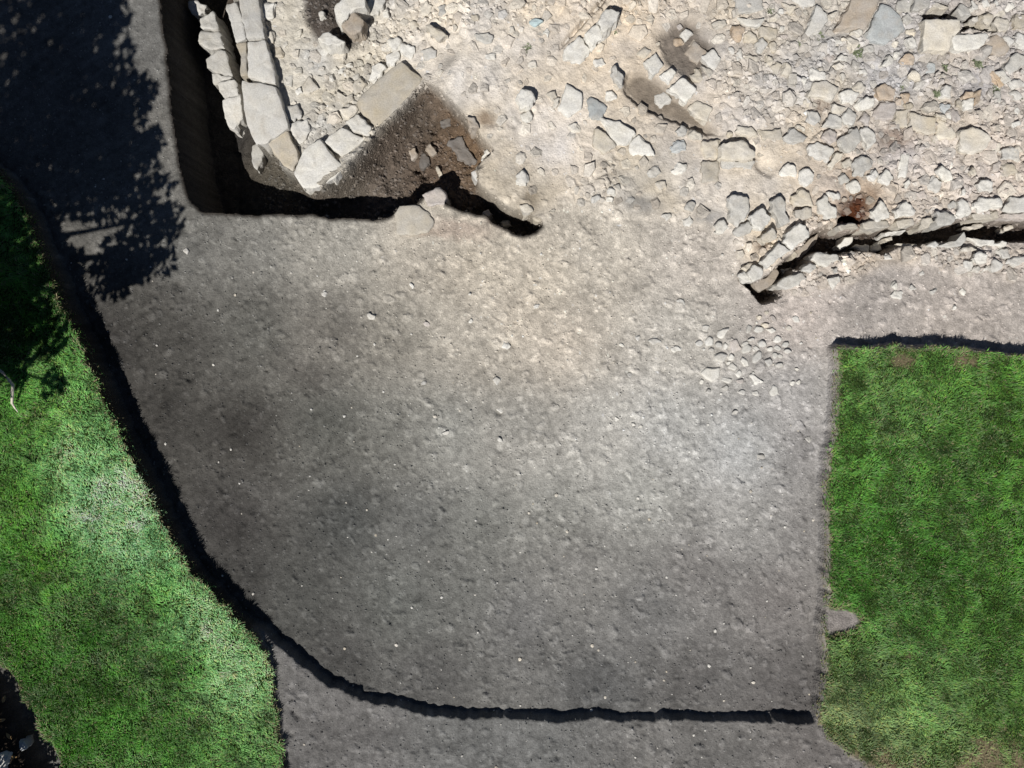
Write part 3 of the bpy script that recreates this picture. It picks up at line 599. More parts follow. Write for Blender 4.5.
st('WC','buff',.07,"1002,166 1014,163 1018,172 1006,176"); st('WC','cream',.07,"970,170 976,168 978,174 971,176"); st('WC','pink',.06,"916,192 925,189 928,197 919,200"); st('WC','cream',.08,"895,221 913,218 915,225 898,228",'s'); st('WC','cream',.08,"972,214 999,211 1000,218 975,220",'s'); st('WC','pink',.07,"1002,214 1028,212 1028,219 1004,218",'s'); st('WC','cream',.08,"862,223 890,221 891,227 864,229",'s')
# --- wall end
st('WE','grey',.10,"728,199 732,194 749,197 749,213 738,225 730,217"); st('WE','white',.10,"715,224 724,218 729,227 723,233 716,231"); st('WE','grey',.08,"733,231 748,221 754,227 751,233 738,236"); st('WE','white',.13,"749,217 763,207 772,217 770,223 760,230 753,227")
st('WE','grey',.11,"770,201 781,195 785,200 786,212 790,220 781,227 774,214"); st('WE','cream',.09,"794,210 805,207 813,208 812,217 797,218"); st('WE','cream',.13,"761,236 772,227 778,235 773,240 765,243",'r','cream stone with black shadow, next above the long slanted slabs')
st('WE','white',.14,"788,232 800,223 807,225 811,236 792,250 783,242",'a','upper of two pale slanted wall slabs at broken wall end',.03); st('WE','white',.13,"762,261 780,242 791,250 768,268",'a','lower of two pale slanted wall slabs at broken wall end',.03)
st('WE','white',.14,"748,272 755,264 765,270 762,277 752,282",'a','small pale cube-like block at the very tip of wall end',.03); st('WE','white',.10,"738,274 745,270 752,280 747,283 741,279")
st('WE','brown',.02,"752,284 764,279 775,268 780,273 776,282 760,291",'a','brown soil-stained block under the tip of wall end',tilt=.03,depth=-0.08); st('WE','brown',.05,"792,253 810,238 817,233 817,242 801,258 795,257",'a','rough brown wall face stone beside the black slot corner',.1); st('WE','buff',.10,"790,252 794,250 798,255 794,259")
st('WE','buff',.06,"740,268 750,262 755,265 747,271")
# --- bank south of the slot
st('BS','white',.08,"811,259 815,252 839,254 839,260 827,267 817,264",'s','largest pale slab in the bank below the slot',.08); st('BS','grey',.08,"776,286 783,278 803,272 808,278 797,285 787,290",'s'); st('BS','grey',.06,"780,269 793,268 794,273 782,275"); st('BS','grey',.07,"802,269 811,262 817,267 812,273")
st('BS','grey',.06,"827,279 840,275 841,282 833,288"); st('BS','grey',.08,"832,269 837,266 840,272 834,274"); st('BS','white',.26,"839,245 845,237 853,237 852,244 842,249",'r','pale leaning stone standing inside the dark slot',.15); st('BS','white',.08,"853,246 870,245 869,253 862,253")
st('BS','white',.06,"871,246 880,243 882,250 874,252"); st('BS','cream',.06,"896,243 918,244 918,249 900,248",'s'); st('BS','white',.08,"927,245 936,240 939,244 935,248"); st('BS','grey',.08,"939,245 959,240 965,231 967,239 961,246 942,248",'s')
st('BS','white',.08,"968,237 995,240 995,247 979,246",'s'); st('BS','cream',.26,"965,227 982,223 985,226 970,230"); st('BS','white',.10,"974,258 979,252 988,255 987,262 982,264 976,262",'r','squarish whitish stone, most upright, in the bank below slot'); st('BS','white',.09,"965,260 973,260 974,266 968,272 965,267")
st('BS','grey',.07,"973,269 979,265 982,269 976,273"); st('BS','white',.07,"983,268 989,266 990,270 984,271"); st('BS','grey',.09,"991,264 995,258 1004,265 998,271 992,270"); st('BS','grey',.08,"998,251 1001,247 1010,248 1010,259 1003,259")
st('BS','grey',.08,"1007,261 1015,256 1030,257 1024,263 1015,266"); st('BS','white',.09,"995,244 1003,240 1008,242 1007,245 998,247"); st('BS','cream',.24,"1004,228 1013,224 1014,228 1006,231"); st('BS','cream',.10,"963,247 972,246 978,250 966,252",'s')
st('BS','white',.07,"884,256 890,254 892,259 886,260"); st('BS','cream',.28,"885,238 893,236 894,239 886,241"); st('BS','grey',.30,"884,233 906,229 907,231 886,236")
st('LR','white',.07,"892,286 897,282 899,286 895,289"); st('LR','white',.07,"891,295 894,290 904,291 902,298 894,298"); st('LR','grey',.05,"907,289 912,283 917,288 910,292"); st('LR','white',.05,"958,291 962,287 967,291 964,296",'r','pale stone sitting in a hoof-shaped hollow below the slot'); st('LR','grey',.05,"929,291 938,288 935,295")
st('LR','white',.04,"952,307 956,305 957,309 953,311"); st('LR','grey',.04,"919,272 924,270 925,275 920,276")
# --- right end of the trench and pit floor
st('PE','grey',.12,"470,172 490,163 497,150 500,146 507,160 505,174 497,188 490,195 478,183",'s','broad pale slab overhanging the right end of the trench',tilt=.03,depth=-0.1); st('PE','grey',.10,"497,200 507,186 517,186 518,203 513,210",'s',tilt=.03,depth=-0.1); st('PE','white',.11,"515,179 522,169 528,173 527,185 517,184")
st('PE','white',.16,"482,157 488,148 492,155",tilt=.03,depth=-0.14); st('PE','white',.13,"481,159 492,157 493,162 483,165",tilt=.03,depth=-0.16); st('PE','buff',.09,"533,217 538,210 545,215 540,222 535,220",tilt=.03,depth=-0.02); st('PE','cream',.06,"518,205 528,203 533,212 524,214")
st('PE','pink',.08,"422,194 440,187 447,197 445,204 428,205",'r','pinkish mortar lump on the trench lip',tilt=.03,depth=0.05); st('PE','cream',.08,"395,214 400,206 420,205 435,220 428,232 412,235 396,234",'s','wide cream mortar slab on the lip below the trench',tilt=.03,depth=0.045); st('PE','pink',.05,"482,213 489,209 493,214 486,217"); st('PE','cream',.05,"500,222 508,220 512,226 503,228")
st('PT','dark',.14,"418,162 423,152 430,157 427,167 420,168"); st('PT','brown',.12,"425,148 431,143 438,152 432,156"); st('PT','dark',.12,"448,141 462,135 466,146 478,161 468,165 457,155",'r','long dark grey stone at the rim of black hollow in pit'); st('PT','brown',.10,"408,150 415,146 417,157 411,160"); st('PT','buff',.06,"435,168 439,167 443,176 440,178"); st('PT','dark',.07,"440,120 449,117 452,126 443,128")
st('PT','dark',.07,"405,125 412,121 417,128 409,132"); st('PT','brown',.08,"466,116 476,118 480,128 470,128")
# --- cobble patch and floor
def blob(zone, tint, h, u, v, ru, rv, ang, kd='c', label=None):
    n = random.choice((4, 5, 5, 6)); a0 = random.random()*6.28; ca, sa = math.cos(math.radians(ang)), math.sin(math.radians(ang))
    q = []
    for i in range(n):
        t = a0+i*6.283/n+random.uniform(-.25, .25); k_ = 1.25 if zone == 'CO' else 1.1; x = k_*ru*math.cos(t)*random.uniform(.7, 1.25); y = k_*rv*math.sin(t)*random.uniform(.7, 1.25)
        q.append((u+x*ca-y*sa, v+x*sa+y*ca))
    stones.append(dict(zone=zone, tint=tint, h=h, poly=q, kd=kd, label=label, tilt=.1, depth=None))
st('CO','white',.045,"700,373 707,367 721,367 720,377 713,382 705,378",'c','largest cobble, broad and pale, in the cobble patch')
st('CO','white',.05,"749,375 753,373 765,382 755,385",'c','white wedge-shaped cobble at lower edge of the cobble patch')
for a in [('white',746,363,6,3.5,40),('grey',746,349,5.5,4,-30),('white',722,333,6,3.5,-35),('white',709,341,4.5,4,0),('grey',700,343,4,3.5,0),('white',726,380,5.5,3.5,0),('white',740,374,2.8,4.5,10),('grey',769,362,5,3.5,20),('grey',757,357,4,5.5,30),('grey',720,357,6.5,4.5,0),('white',732,357,4,3,-20),('pink',735,346,5.5,6,0),('grey',745,344,4,3,-40),('grey',759,329,4,3,0),('grey',749,329,3,4.5,20),('white',772,330,4,2.2,10),('grey',763,344,4.5,2.8,15),('white',771,349,3.2,2.5,0),('grey',778,348,4.5,2.8,35),('grey',775,355,3.2,2.6,0),('grey',781,356,3,2.2,10),('white',778,339,4,3,0),('pink',774,319,5,2.2,45),('white',796,319,4.5,3,40),('cream',766,325,3.4,2.2,10),('cream',767,313,3,2.2,0),('grey',786,344,3.6,2.4,-15),('white',793,383,3,2.5,0),('white',799,382,2.6,2.2,0),('white',702,382,3,2.5,0),('grey',709,391,3.5,2.6,0),('grey',726,388,4,2.5,-20),('grey',774,391,4.5,6,15),('grey',712,350,3,2.5,0),('white',726,346,2.6,3.2,0),('grey',733,367,4.5,3.5,10),('grey',756,348,3.6,3,20),('grey',743,392,3.5,2.6,0),('white',729,363,3,1.8,-25),('grey',706,328,5,3.2,-10),('grey',719,345,4.5,3,10),('grey',788,351,3.4,2.4,0),('cream',790,328,3.4,2.6,0),('grey',752,339,3.4,2.4,0),('grey',780,365,4,3,0),('pink',741,381,3.5,2.4,0),('white',797,369,2,1.6,0),('grey',755,393,4,2.6,0),('cream',760,317,2.6,1.8,20),('white',801,343,2,1.6,0)]:
    blob('CO', a[0], random.uniform(.035, .055), *a[1:])
for a in [('white',500,410,4,3,30),('white',676,349,4.5,3.2,0),('grey',681,301,4.5,3.2,20),('white',621,345,3,2.2,30),('grey',655,341,5,3.5,0),('white',638,338,3,3,0),('grey',630,374,4,2.6,0),('grey',500,440,3.4,3,0),('white',633,424,3,2.2,30),('white',617,419,2.6,2.4,0),('white',640,427,3.2,2.2,-20),('white',708,425,2.2,1.8,0),('grey',735,413,4,2.6,0),('grey',760,457,5,3,0),('grey',808,439,3.6,2.4,0),('white',446,432,4,1.8,-20),('grey',496,381,5,4,0),('grey',424,383,3.6,2.6,0),('grey',370,316,4,4,0),('white',471,321,2.5,2.2,0),('white',505,346,3.6,3,-20),('grey',324,294,3.4,2.8,0),('white',412,286,2.6,3,0),('white',537,306,3,2.4,0),('pink',427,324,3.4,2.6,20),('grey',186,251,4,3,20),('grey',240,660,3.5,2,0)]:
    blob('FL', a[0], random.uniform(.03, .045), *a[1:], kd='r')

ORD = ['leftmost', 'second from left', 'third from left', 'fourth from left', 'fifth from left', 'sixth from left', 'seventh from left', 'eighth from left', 'ninth from left', 'tenth from left', 'eleventh from left', 'twelfth from left', 'thirteenth from left', 'fourteenth from left', 'fifteenth from left', 'sixteenth from left', 'seventeenth from left', 'eighteenth from left', 'nineteenth from left', 'twentieth from left']
def desc(s):
    p = np.array(s['poly']); x, y = p[:, 0], p[:, 1]
    area = abs(np.sum(x*np.roll(y, -1)-np.roll(x, -1)*y))/2
    e = np.linalg.eigvalsh(np.cov(p.T)); asp = math.sqrt(max(e[1], 1e-6)/max(e[0], 1e-6))
    size = 'large' if area > 260 else ('mid-sized' if area > 95 else ('small' if area > 35 else 'tiny'))
    shape = 'long' if asp > 2.0 else ('triangular' if len(p) == 3 else ('squarish' if len(p) == 4 and asp < 1.5 else ('oblong' if asp > 1.45 else ('rounded' if len(p) >= 6 else 'angular'))))
    return '%s %s %s %s %s' % (size, shape, COLW[s['tint']], KINDS[s['kd']][1], ZONE[s['zone']])
buck = {}
for s in stones:
    if not s['label']: buck.setdefault(desc(s), []).append(s)
for d, L in buck.items():
    L.sort(key=lambda s: np.mean([q[0] for q in s['poly']]))
    for i, s in enumerate(L): s['label'] = d if len(L) == 1 else d + ', ' + ORD[min(i, len(ORD)-1)]
for k, s in enumerate(stones):
    p = s['poly']; cu = float(np.mean([q[0] for q in p])); cv = float(np.mean([q[1] for q in p]))
    g0 = hz(cu, cv)
    gg = [hz(cu+(q[0]-cu)*f, cv+(q[1]-cv)*f) for q in p for f in (0.5, 0.85)]
    if s['zone'] in ('LT', 'BS', 'PT', 'FL', 'CO', 'LR'): zt = g0+s['h']*(0.8 if s['zone'] in ('LT', 'BS', 'PT') else 0.5)
    else: zt = max(g0, float(np.median(gg)))+s['h']*(0.95 if s['zone'] == 'WE' else 0.66)
    if s['depth'] is not None: zt = s['depth']
    gmin = min([hz(cu+(q[0]-cu)*1.15, cv+(q[1]-cv)*1.15) for q in p]+gg)
    zb = min(gmin-0.04, zt-0.05)
    nm, cat, grp = KINDS[s['kd']]
    o = stone_mesh(nm, [P(u, v, zt) for u, v in p], zt, zb, ST[s['tint']], 1000+k, tilt=s['tilt'], rough=(0.019 if s['kd'] == 'r' else 0.014) if s['kd'] != 'c' else 0.006, bevel=0.016 if s['kd'] != 'c' else 0.02)
    tag(o, s['label'], cat, grp)

# the rest of the rubble, past the few hundred individual stones: one packed mass
occ = np.zeros(UU.shape, bool)
for s in stones:
    p = np.array(s['poly']); c_ = p.mean(0)
    j0, j1 = int(p[:, 0].min()-U0)-3, int(p[:, 0].max()-U0)+4; i0, i1 = int(p[:, 1].min()-V0)-3, int(p[:, 1].max()-V0)+4
    i0, j0 = max(i0, 0), max(j0, 0); x = UU[i0:i1, j0:j1]; y = VV[i0:i1, j0:j1]
    q = c_+(p-c_)*1.08; ins = np.zeros(x.shape, bool)
    for a in range(len(q)):
        x1, y1 = q[a]; x2, y2 = q[(a+1) % len(q)]
        if y1 != y2: ins ^= ((y1 > y) != (y2 > y)) & (x < (x2-x1)*(y-y1)/(y2-y1)+x1)
    occ[i0:i1, j0:j1] |= ins
rr = np.random.default_rng(909); RVs, RFs, RCs = [], [], []; nv = 0; placed = 0
okr = (kind == 2)
for size in [9]*160+[7]*420+[5]*1100+[3.4]*2200:
    for tries in range(6):
        i = rr.integers(20, 400); j = rr.integers(80, WW-20)
        if not okr[i, j] or occ[i, j] or pit_s[i, j] or trough[i, j] or rr.random() > stony[i, j]*1.15+0.9*(208 < vs[i] < 233 and us[j] > 835): continue
        k = int(size*.8)
        if occ[i-k:i+k+1:2, j-k:j+k+1:2].mean() > .12: continue
        m_ = rr.integers(5, 8); t = np.sort(rr.uniform(0, 6.283, m_)+0)*.35+np.arange(m_)*6.283/m_*.65
        el = rr.uniform(.6, 1); an = rr.uniform(0, 6.28); rad = size/PX*rr.uniform(.8, 1.15)
        cx, cy, cz = GX[i, j], GY[i, j], H[i, j]
        R0 = rad*rr.uniform(.8, 1.15, m_); x = R0*np.cos(t); y = R0*np.sin(t)*el
        x, y = x*math.cos(an)-y*math.sin(an), x*math.sin(an)+y*math.cos(an)
        hh = rad*rr.uniform(.15, .45); tx, ty = rr.normal(size=2)*.16
        rings = [(1.12, -hh*.9), (1.04, hh*.45), (.86, hh*.85), (.5, hh)]
        V_ = [np.stack([cx+x*f+rr.normal(size=m_)*rad*.04, cy+y*f+rr.normal(size=m_)*rad*.04, cz+z+(x*f*tx+y*f*ty)*(z > 0)+rr.normal(size=m_)*rad*.05*(z > 0)], -1) for f, z in rings]
        V_.append(np.array([[cx, cy, cz+hh*rr.uniform(.9, 1.1)]]))
        V_ = np.concatenate(V_); a = np.arange(m_); b = (a+1) % m_
        F_ = []
        for q in range(3): F_ += [np.stack([q*m_+a, q*m_+b, (q+1)*m_+b], -1), np.stack([q*m_+a, (q+1)*m_+b, (q+1)*m_+a], -1)]
        F_.append(np.stack([3*m_+a, 3*m_+b, np.full(m_, 4*m_)], -1)); F_ = np.concatenate(F_)+nv
        base = col[i, j]*0.55+0.45*np.array([(.45, .44, .41), (.47, .43, .37), (.55, .52, .45), (.40, .37, .33), (.50, .44, .37)][rr.integers(0, 5)])
        RVs.append(V_); RFs.append(F_); RCs.append(np.tile(base*rr.uniform(.8, 1.15), (len(V_), 1))); nv += len(V_)
        k = int(size*.9); occ[i-k:i+k+1, j-k:j+k+1] |= (np.hypot(UU[i-k:i+k+1, j-k:j+k+1]-us[j], VV[i-k:i+k+1, j-k:j+k+1]-vs[i]) < size*.95)
        placed += 1; break
print('packed rubble', placed)
M_RUB = soil_mat('rubble_faces', 55, 0.28, 0.5, 0.006)
tag(mesh_np('rubble_mass', np.concatenate(RVs), np.concatenate(RFs), M_RUB, np.concatenate(RCs), smooth=False), kind='stuff')

# ------------------------------------------------------------------ pebbles and gravel
def pebble_mesh(seed):
    bm = bmesh.new(); bmesh.ops.create_icosphere(bm, subdivisions=1, radius=1.0)
    r = random.Random(seed); sx, sy, sz = r.uniform(.8, 1.3), r.uniform(.7, 1.0), r.uniform(.45, .75)
    for v in bm.verts:
        f = r.uniform(.78, 1.15); v.co = Vector((v.co.x*sx*f, v.co.y*sy*f, v.co.z*sz*f))
    me = bpy.data.meshes.new('pebble'); bm.to_mesh(me); bm.free(); return me
PEB = []
for tn in ('white', 'grey', 'white', 'cream', 'grey', 'buff'):
    me = pebble_mesh(len(PEB)+3); me.materials.append(ST[tn]); PEB.append(me)
free = (kind == 0) | (kind == 3) | (kind == 1)
cnt = 0
while cnt < 280:
    u = random.uniform(60, 860); v = random.uniform(0, 768)
    if v < 210 and u > 170: continue
    i, j = int(v-V0), int(u-U0)
    if not free[i, j]: continue
    if random.random() > 0.35 + 0.65*np.clip((u-150)/500, 0, 1): continue
    o = bpy.data.objects.new('pebble', random.choice(PEB)); C.objects.link(o)
    r = 0.010+0.016*random.random()**2.2
    o.location = ((u-512)/PX, (384-v)/PX, hz(u, v)+r*0.25); o.scale = (r, r, r); o.rotation_euler = (random.uniform(-.3, .3), random.uniform(-.3, .3), random.uniform(0, 6.28))
    tag(o, 'small loose pebble scattered on the trodden soil', 'pebble', 'pebbles scattered over the soil')
    cnt += 1
def gravel(name, n, okmask, rmin, rmax, seed, mat, power=2.5, gain=1.5, base=0.02):
    r = np.random.default_rng(seed)
    yy, xx = np.nonzero(okmask); k = r.integers(0, len(yy), n)
    yy, xx = yy[k], xx[k]
    cx = (us[xx]-512+r.uniform(-.5, .5, n))/PX; cy = (384-vs[yy]+r.uniform(-.5, .5, n))/PX; cz = H[yy, xx]
    rad = rmin+(rmax-rmin)*r.random(n)**power
    octv = np.array([(1, 0, 0), (-1, 0, 0), (0, 1, 0), (0, -1, 0), (0, 0, .8), (0, 0, -.8)], float)
    octf = np.array([(0, 2, 4), (2, 1, 4), (1, 3, 4), (3, 0, 4), (2, 0, 5), (1, 2, 5), (3, 1, 5), (0, 3, 5)])
    v_ = octv[None]*rad[:, None, None]*r.uniform(.6, 1.35, (n, 6, 1))
    a = r.uniform(0, 6.28, n); ca, sa = np.cos(a)[:, None], np.sin(a)[:, None]
    x, y = v_[..., 0]*ca-v_[..., 1]*sa, v_[..., 0]*sa+v_[..., 1]*ca
    V_ = np.stack([x+cx[:, None], y+cy[:, None], v_[..., 2]+cz[:, None]+rad[:, None]*.2], -1).reshape(-1, 3)
    F_ = (octf[None]+(np.arange(n)*6)[:, None, None]).reshape(-1, 3)
    cc = np.clip(col[yy, xx]*r.uniform(0.75, gain, (n, 1))+base*r.random((n, 1)), 0, .75)
    return tag(mesh_np(name, V_, F_, mat, np.repeat(cc, 6, 0), smooth=False), kind='stuff')
M_GRAV = attr_mat('gravel_grains', 0.95, 0.1)
gravel('gravel', 26000, free, 0.0035, 0.017, 61, M_GRAV, 3.6, 1.7, .06)
gravel('rubble_chippings', 13000, (kind == 2) & (stony > 0.42) & ~pit_s & ~trough, 0.006, 0.048, 62, M_GRAV, 3.4, 1.2, .05)
gravel('mortar_crumbs', 3500, (kind == 2), 0.004, 0.016, 64, M_GRAV, 3.0, 1.2, .04)
gravel('soil_crumbs', 4500, (kind == 4) & (UU > 240), 0.006, 0.034, 63, M_GRAV, 3.0, 1.5, .05)

# ------------------------------------------------------------------ grass
def grass(name, m, n, seed, ctrl, hmin, hmax, edge_dry):
    r = np.random.default_rng(seed)
    mb = blur(m, 6)
    yy, xx = np.nonzero(m); k = r.integers(0, len(yy), n); yy, xx = yy[k], xx[k]
    u = us[xx]+r.uniform(-.5, .5, n); v = vs[yy]+r.uniform(-.5, .5, n)
    bx, by, bz = (u-512)/PX, (384-v)/PX, H[yy, xx]-0.01
    ang = (fbm(34, seed+1, 3)*5.5+fbm(9, seed+2, 2)*2.5)[yy, xx]+r.normal(size=n)*0.7
    tuft = fbm(12, seed+3, 3, .7)[yy, xx]
    L = (hmin+(hmax-hmin)*r.random(n))*(1+0.5*tuft)
    lean = np.clip(r.normal(1.12, 0.25, n), 0.3, 1.5)
    dx, dy = np.cos(ang), np.sin(ang)
    wd = r.uniform(0.0026, 0.0056, n)
    V_ = np.zeros((n, 5, 3))
    px, py = -dy*wd, dx*wd
    hor1, ver1 = np.sin(lean*0.55)*L*.55, np.cos(lean*0.55)*L*.55
    hor2, ver2 = hor1+np.sin(lean*1.15)*L*.45, ver1+np.cos(lean*1.15)*L*.45
    V_[:, 0] = np.stack([bx+px, by+py, bz], -1); V_[:, 1] = np.stack([bx-px, by-py, bz], -1)
    V_[:, 2] = np.stack([bx-px*.85+dx*hor1, by-py*.85+dy*hor1, bz+ver1], -1); V_[:, 3] = np.stack([bx+px*.85+dx*hor1, by+py*.85+dy*hor1, bz+ver1], -1)
    V_[:, 4] = np.stack([bx+dx*hor2, by+dy*hor2, bz+ver2], -1)
    b = np.arange(n)*5
    F_ = np.concatenate([np.stack([b, b+1, b+2], -1), np.stack([b, b+2, b+3], -1), np.stack([b+3, b+2, b+4], -1)])
    base = ctrl[yy, xx]
    pat = ((0.95 if seed == 501 else 0.65)*fbm(48, seed+7, 4, .65)+0.5*fbm(13, seed+8, 3, .7))[yy, xx][:, None]
    cc = base*r.uniform(0.6, 1.45, (n, 1))*np.clip(1+0.5*tuft[:, None]+1.0*pat, .25, 2.2)
    dry = r.random(n) < (0.015 + edge_dry*np.clip(1.02-mb[yy, xx], 0, .5)*1.1 + (0.10 + 0.26*np.clip((vs[yy]-705)/60, 0, 1)*(us[xx] > 600))*np.clip(fbm(45, seed+5, 4)[yy, xx]-.15, 0, 1))
    pale = r.random(n) < np.clip(0.10+0.9*fbm(24, seed+9, 4, .65)[yy, xx], 0.02, .6)
    cc = np.where(pale[:, None], cc*.55+np.array([.12, .165, .085])*r.uniform(.7, 1.2, (n, 1)), cc)
    straw = np.array([0.33, 0.30, 0.17])*r.uniform(.6, 1.25, (n, 1))
    cc = np.where(dry[:, None], straw, cc)
    yel = (r.random(n) < 0.18)[:, None]; cc = np.where(yel & ~dry[:, None], cc*np.array([1.5, 1.12, .9]), cc)
    return tag(mesh_np(name, V_.reshape(-1, 3), F_, M_GRASS, np.repeat(np.clip(cc, .004, .7), 5, 0), smooth=False), kind='stuff')
def gmap(ctrl):
    g = np.array([1.86, 2.45, 1.95])
    return idw([(u, v, c) for u, v, c in ctrl])*g
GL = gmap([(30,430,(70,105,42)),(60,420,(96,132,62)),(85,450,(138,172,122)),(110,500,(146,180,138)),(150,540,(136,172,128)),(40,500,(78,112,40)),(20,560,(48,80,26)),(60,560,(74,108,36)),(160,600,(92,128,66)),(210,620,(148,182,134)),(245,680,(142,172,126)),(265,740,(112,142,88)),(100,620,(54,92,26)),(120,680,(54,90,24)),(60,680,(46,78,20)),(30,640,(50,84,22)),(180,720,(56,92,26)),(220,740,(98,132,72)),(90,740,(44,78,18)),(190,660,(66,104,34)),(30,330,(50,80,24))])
GR = 1.12*np.array([1.16, 1.0, 1.25])*gmap([(860,370,(86,116,58)),(900,400,(78,108,52)),(960,380,(72,104,44)),(1010,420,(66,98,38)),(880,460,(64,98,40)),(960,470,(60,92,36)),(1000,540,(58,92,32)),(870,530,(56,94,32)),(930,560,(54,90,30)),(850,580,(58,94,34)),(900,620,(62,94,40)),(980,640,(58,88,34)),(860,680,(84,106,58)),(930,700,(80,106,56)),(1000,710,(66,94,40)),(880,740,(98,112,72)),(980,750,(104,120,72)),(840,710,(104,114,76))])
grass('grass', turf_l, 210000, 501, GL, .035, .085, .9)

worn = turf_r & ~NOTCH & (~WORN | (RNG.random(UU.shape) < .3))
grass('grass', worn, 175000, 502, GR, .03, .07, 1.0)

# ------------------------------------------------------------------ weeds among the stones
def weed(u, v, rad, n, label, c=(0.19, 0.22, 0.13)):
    r = np.random.default_rng(int(u*7+v)); V_, F_, K = [], [], []
    for i in range(n):
        a = r.uniform(0, 6.28); L = rad*r.uniform(.5, 1.1); wv = rad*r.uniform(.10, .2); e = r.uniform(.3, 1.0)
        ox, oy = r.normal(size=2)*rad*.3
        d = np.array([math.cos(a), math.sin(a)]); pp = np.array([-d[1], d[0]])*wv
        b = len(V_); m_ = np.array([ox, oy])+d*L*.5
        V_ += [(ox, oy, 0), (*(m_+pp), L*.35*e), (*(np.array([ox, oy])+d*L), L*.4*e), (*(m_-pp), L*.3*e)]
        F_.append((b, b+1, b+2, b+3)); K += [np.array(c)*r.uniform(.6, 1.5)]*4
    o = mesh_np('weed', np.array(V_), np.array(F_), M_GRASS, np.array(K), smooth=False)
    x, y, z = P(u, v, hz(u, v)+.01); o.location = (x, y, z)
    return tag(o, label, 'weed', 'weeds growing among the stones')
for u, v, rr, n, lb_ in [(857,53,.12,60,'green weed clump between pinkish and cream stones left of the triangular stone'),(770,11,.07,40,'small green weed on the grey slab at top right'),(817,36,.13,50,'low sparse weed mat below the pale kite-shaped slab'),(936,95,.09,40,'weed tuft right of the orange tan rounded stone'),(978,64,.11,50,'weed tuft below the white wedge-shaped block'),(947,68,.09,40,'weed tuft just below the big cream square block'),(901,88,.06,30,'tiny weed beside the orange tan rounded stone'),(996,90,.08,40,'weed sprawled between the orange split stone and right edge'),(527,48,.07,35,'small dark weed in the pale mortar at top centre'),(615,33,.05,25,'tiny weed at the lower end of black crack'),(799,45,.06,25,'tiny weed in grey ground below the pink stone'),(933,140,.05,25,'tiny weed at the joint of the block row'),(1021,97,.06,25,'small weed touching the right edge')]:
    weed(u, v, rr*.62, int(n*.6), lb_)

# ------------------------------------------------------------------ tree beyond the left edge, shrub beyond the corner
def tube(path, rads, seg=8):
    V_, F_ = [], []
    path = [Vector(p) for p in path]
    for i, p in enumerate(path):
        d = (path[min(i+1, len(path)-1)]-path[max(i-1, 0)]).normalized()
        a = d.orthogonal().normalized(); b = d.cross(a)
        for k in range(seg):
            t = 6.28318*k/seg; V_.append(p+(a*math.cos(t)+b*math.sin(t))*rads[i])
    for i in range(len(path)-1):
        for k in range(seg):
            k2 = (k+1) % seg; F_.append((i*seg+k, i*seg+k2, (i+1)*seg+k2, (i+1)*seg+k))
    return np.array(V_), np.array(F_)
def join_tubes(lst):
    V_, F_, o = [], [], 0
    for v, f in lst: V_.append(v); F_.append(f+o); o += len(v)
    return np.concatenate(V_), np.concatenate(F_)
def leaves(cent, rad, cnt_, size, seed, cols_):
    r = np.random.default_rng(seed); VV_, FF_, CC_ = [], [], []; o = 0
    for c, rd in zip(cent, rad):
        k = int(cnt_*rd*rd)
        p = r.normal(size=(k, 3)); p /= np.linalg.norm(p, axis=1, keepdims=True); p *= (r.random((k, 1))**.45)*rd*np.array([1, 1, .8]); p += c
        q = r.normal(size=(k, 3)); q /= np.linalg.norm(q, axis=1, keepdims=True)
        s_ = np.cross(q, r.normal(size=(k, 3))); s_ /= np.linalg.norm(s_, axis=1, keepdims=True)
        L = size*r.uniform(.7, 1.3, (k, 1))
        v4 = np.stack([p-q*L*.5, p+s_*L*.28, p+q*L*.5, p-s_*L*.28], 1)
        VV_.append(v4.reshape(-1, 3)); FF_.append(np.arange(k*4).reshape(-1, 4)+o); o += k*4
        cc = np.array(cols_)[r.integers(0, len(cols_), k)]*r.uniform(.7, 1.3, (k, 1)); CC_.append(np.repeat(cc, 4, 0))
    return np.concatenate(VV_), np.concatenate(FF_), np.concatenate(CC_)
KX, KY = SH[0]/math.tan(SUN_EL), SH[1]/math.tan(SUN_EL)
def over(u, v, z, g=0.2):
    """crown point at height z whose shade lies round floor spot (u, v)"""
    x, y, _ = P(u, v, g); return np.array([x-(z-g)*KX, y-(z-g)*KY, z])
CR = [(60,20,.62,5.2),(20,60,.75,5.6),(-60,40,.9,5.8),(85,60,.5,4.9),(60,110,.7,4.8),(115,105,.36,4.3),(132,95,.22,4.2),(0,140,.85,5.0),(-80,140,.9,5.4),(75,165,.65,4.3),(115,160,.42,4.0),(130,205,.46,3.7),(158,222,.22,3.5),(82,196,.42,3.9),(135,262,.38,3.4),(100,285,.32,3.1),(12,205,.6,3.9),(-40,240,.8,4.2),(-120,220,.9,4.6),(20,280,.55,3.4),(55,320,.34,3.0),(0,340,.46,3.0),(-60,330,.7,3.4),(28,362,.22,2.7),(66,372,.16,2.7),(-15,385,.3,2.7),(-110,330,.8,3.8),(50,-30,.7,5.6),(-40,-50,.9,6.2),(105,20,.22,4.9),(45,270,.36,3.2),(95,125,.35,4.2),(112,266,.34,3.4),(140,145,.2,4.0),(85,-10,.42,5.3),(8,250,.5,3.6),(25,312,.4,3.2),(-12,300,.5,3.4)]
cent = [over(u, v, z) for u, v, r, z in CR]; rad = [r for u, v, r, z in CR]
tb = np.array([-8.6, -0.6, 0.35])
tree = bpy.data.objects.new('tree', None); C.objects.link(tree); tree.location = tb
tag(tree, 'broadleaf tree beyond the left edge whose shade covers the path', 'tree')
tubes = [tube([(0, 0, -.3), (.1, .05, 1), (.2, .0, 2), (.3, .1, 3), (.35, .2, 4.2)], [.24, .2, .17, .13, .07])]
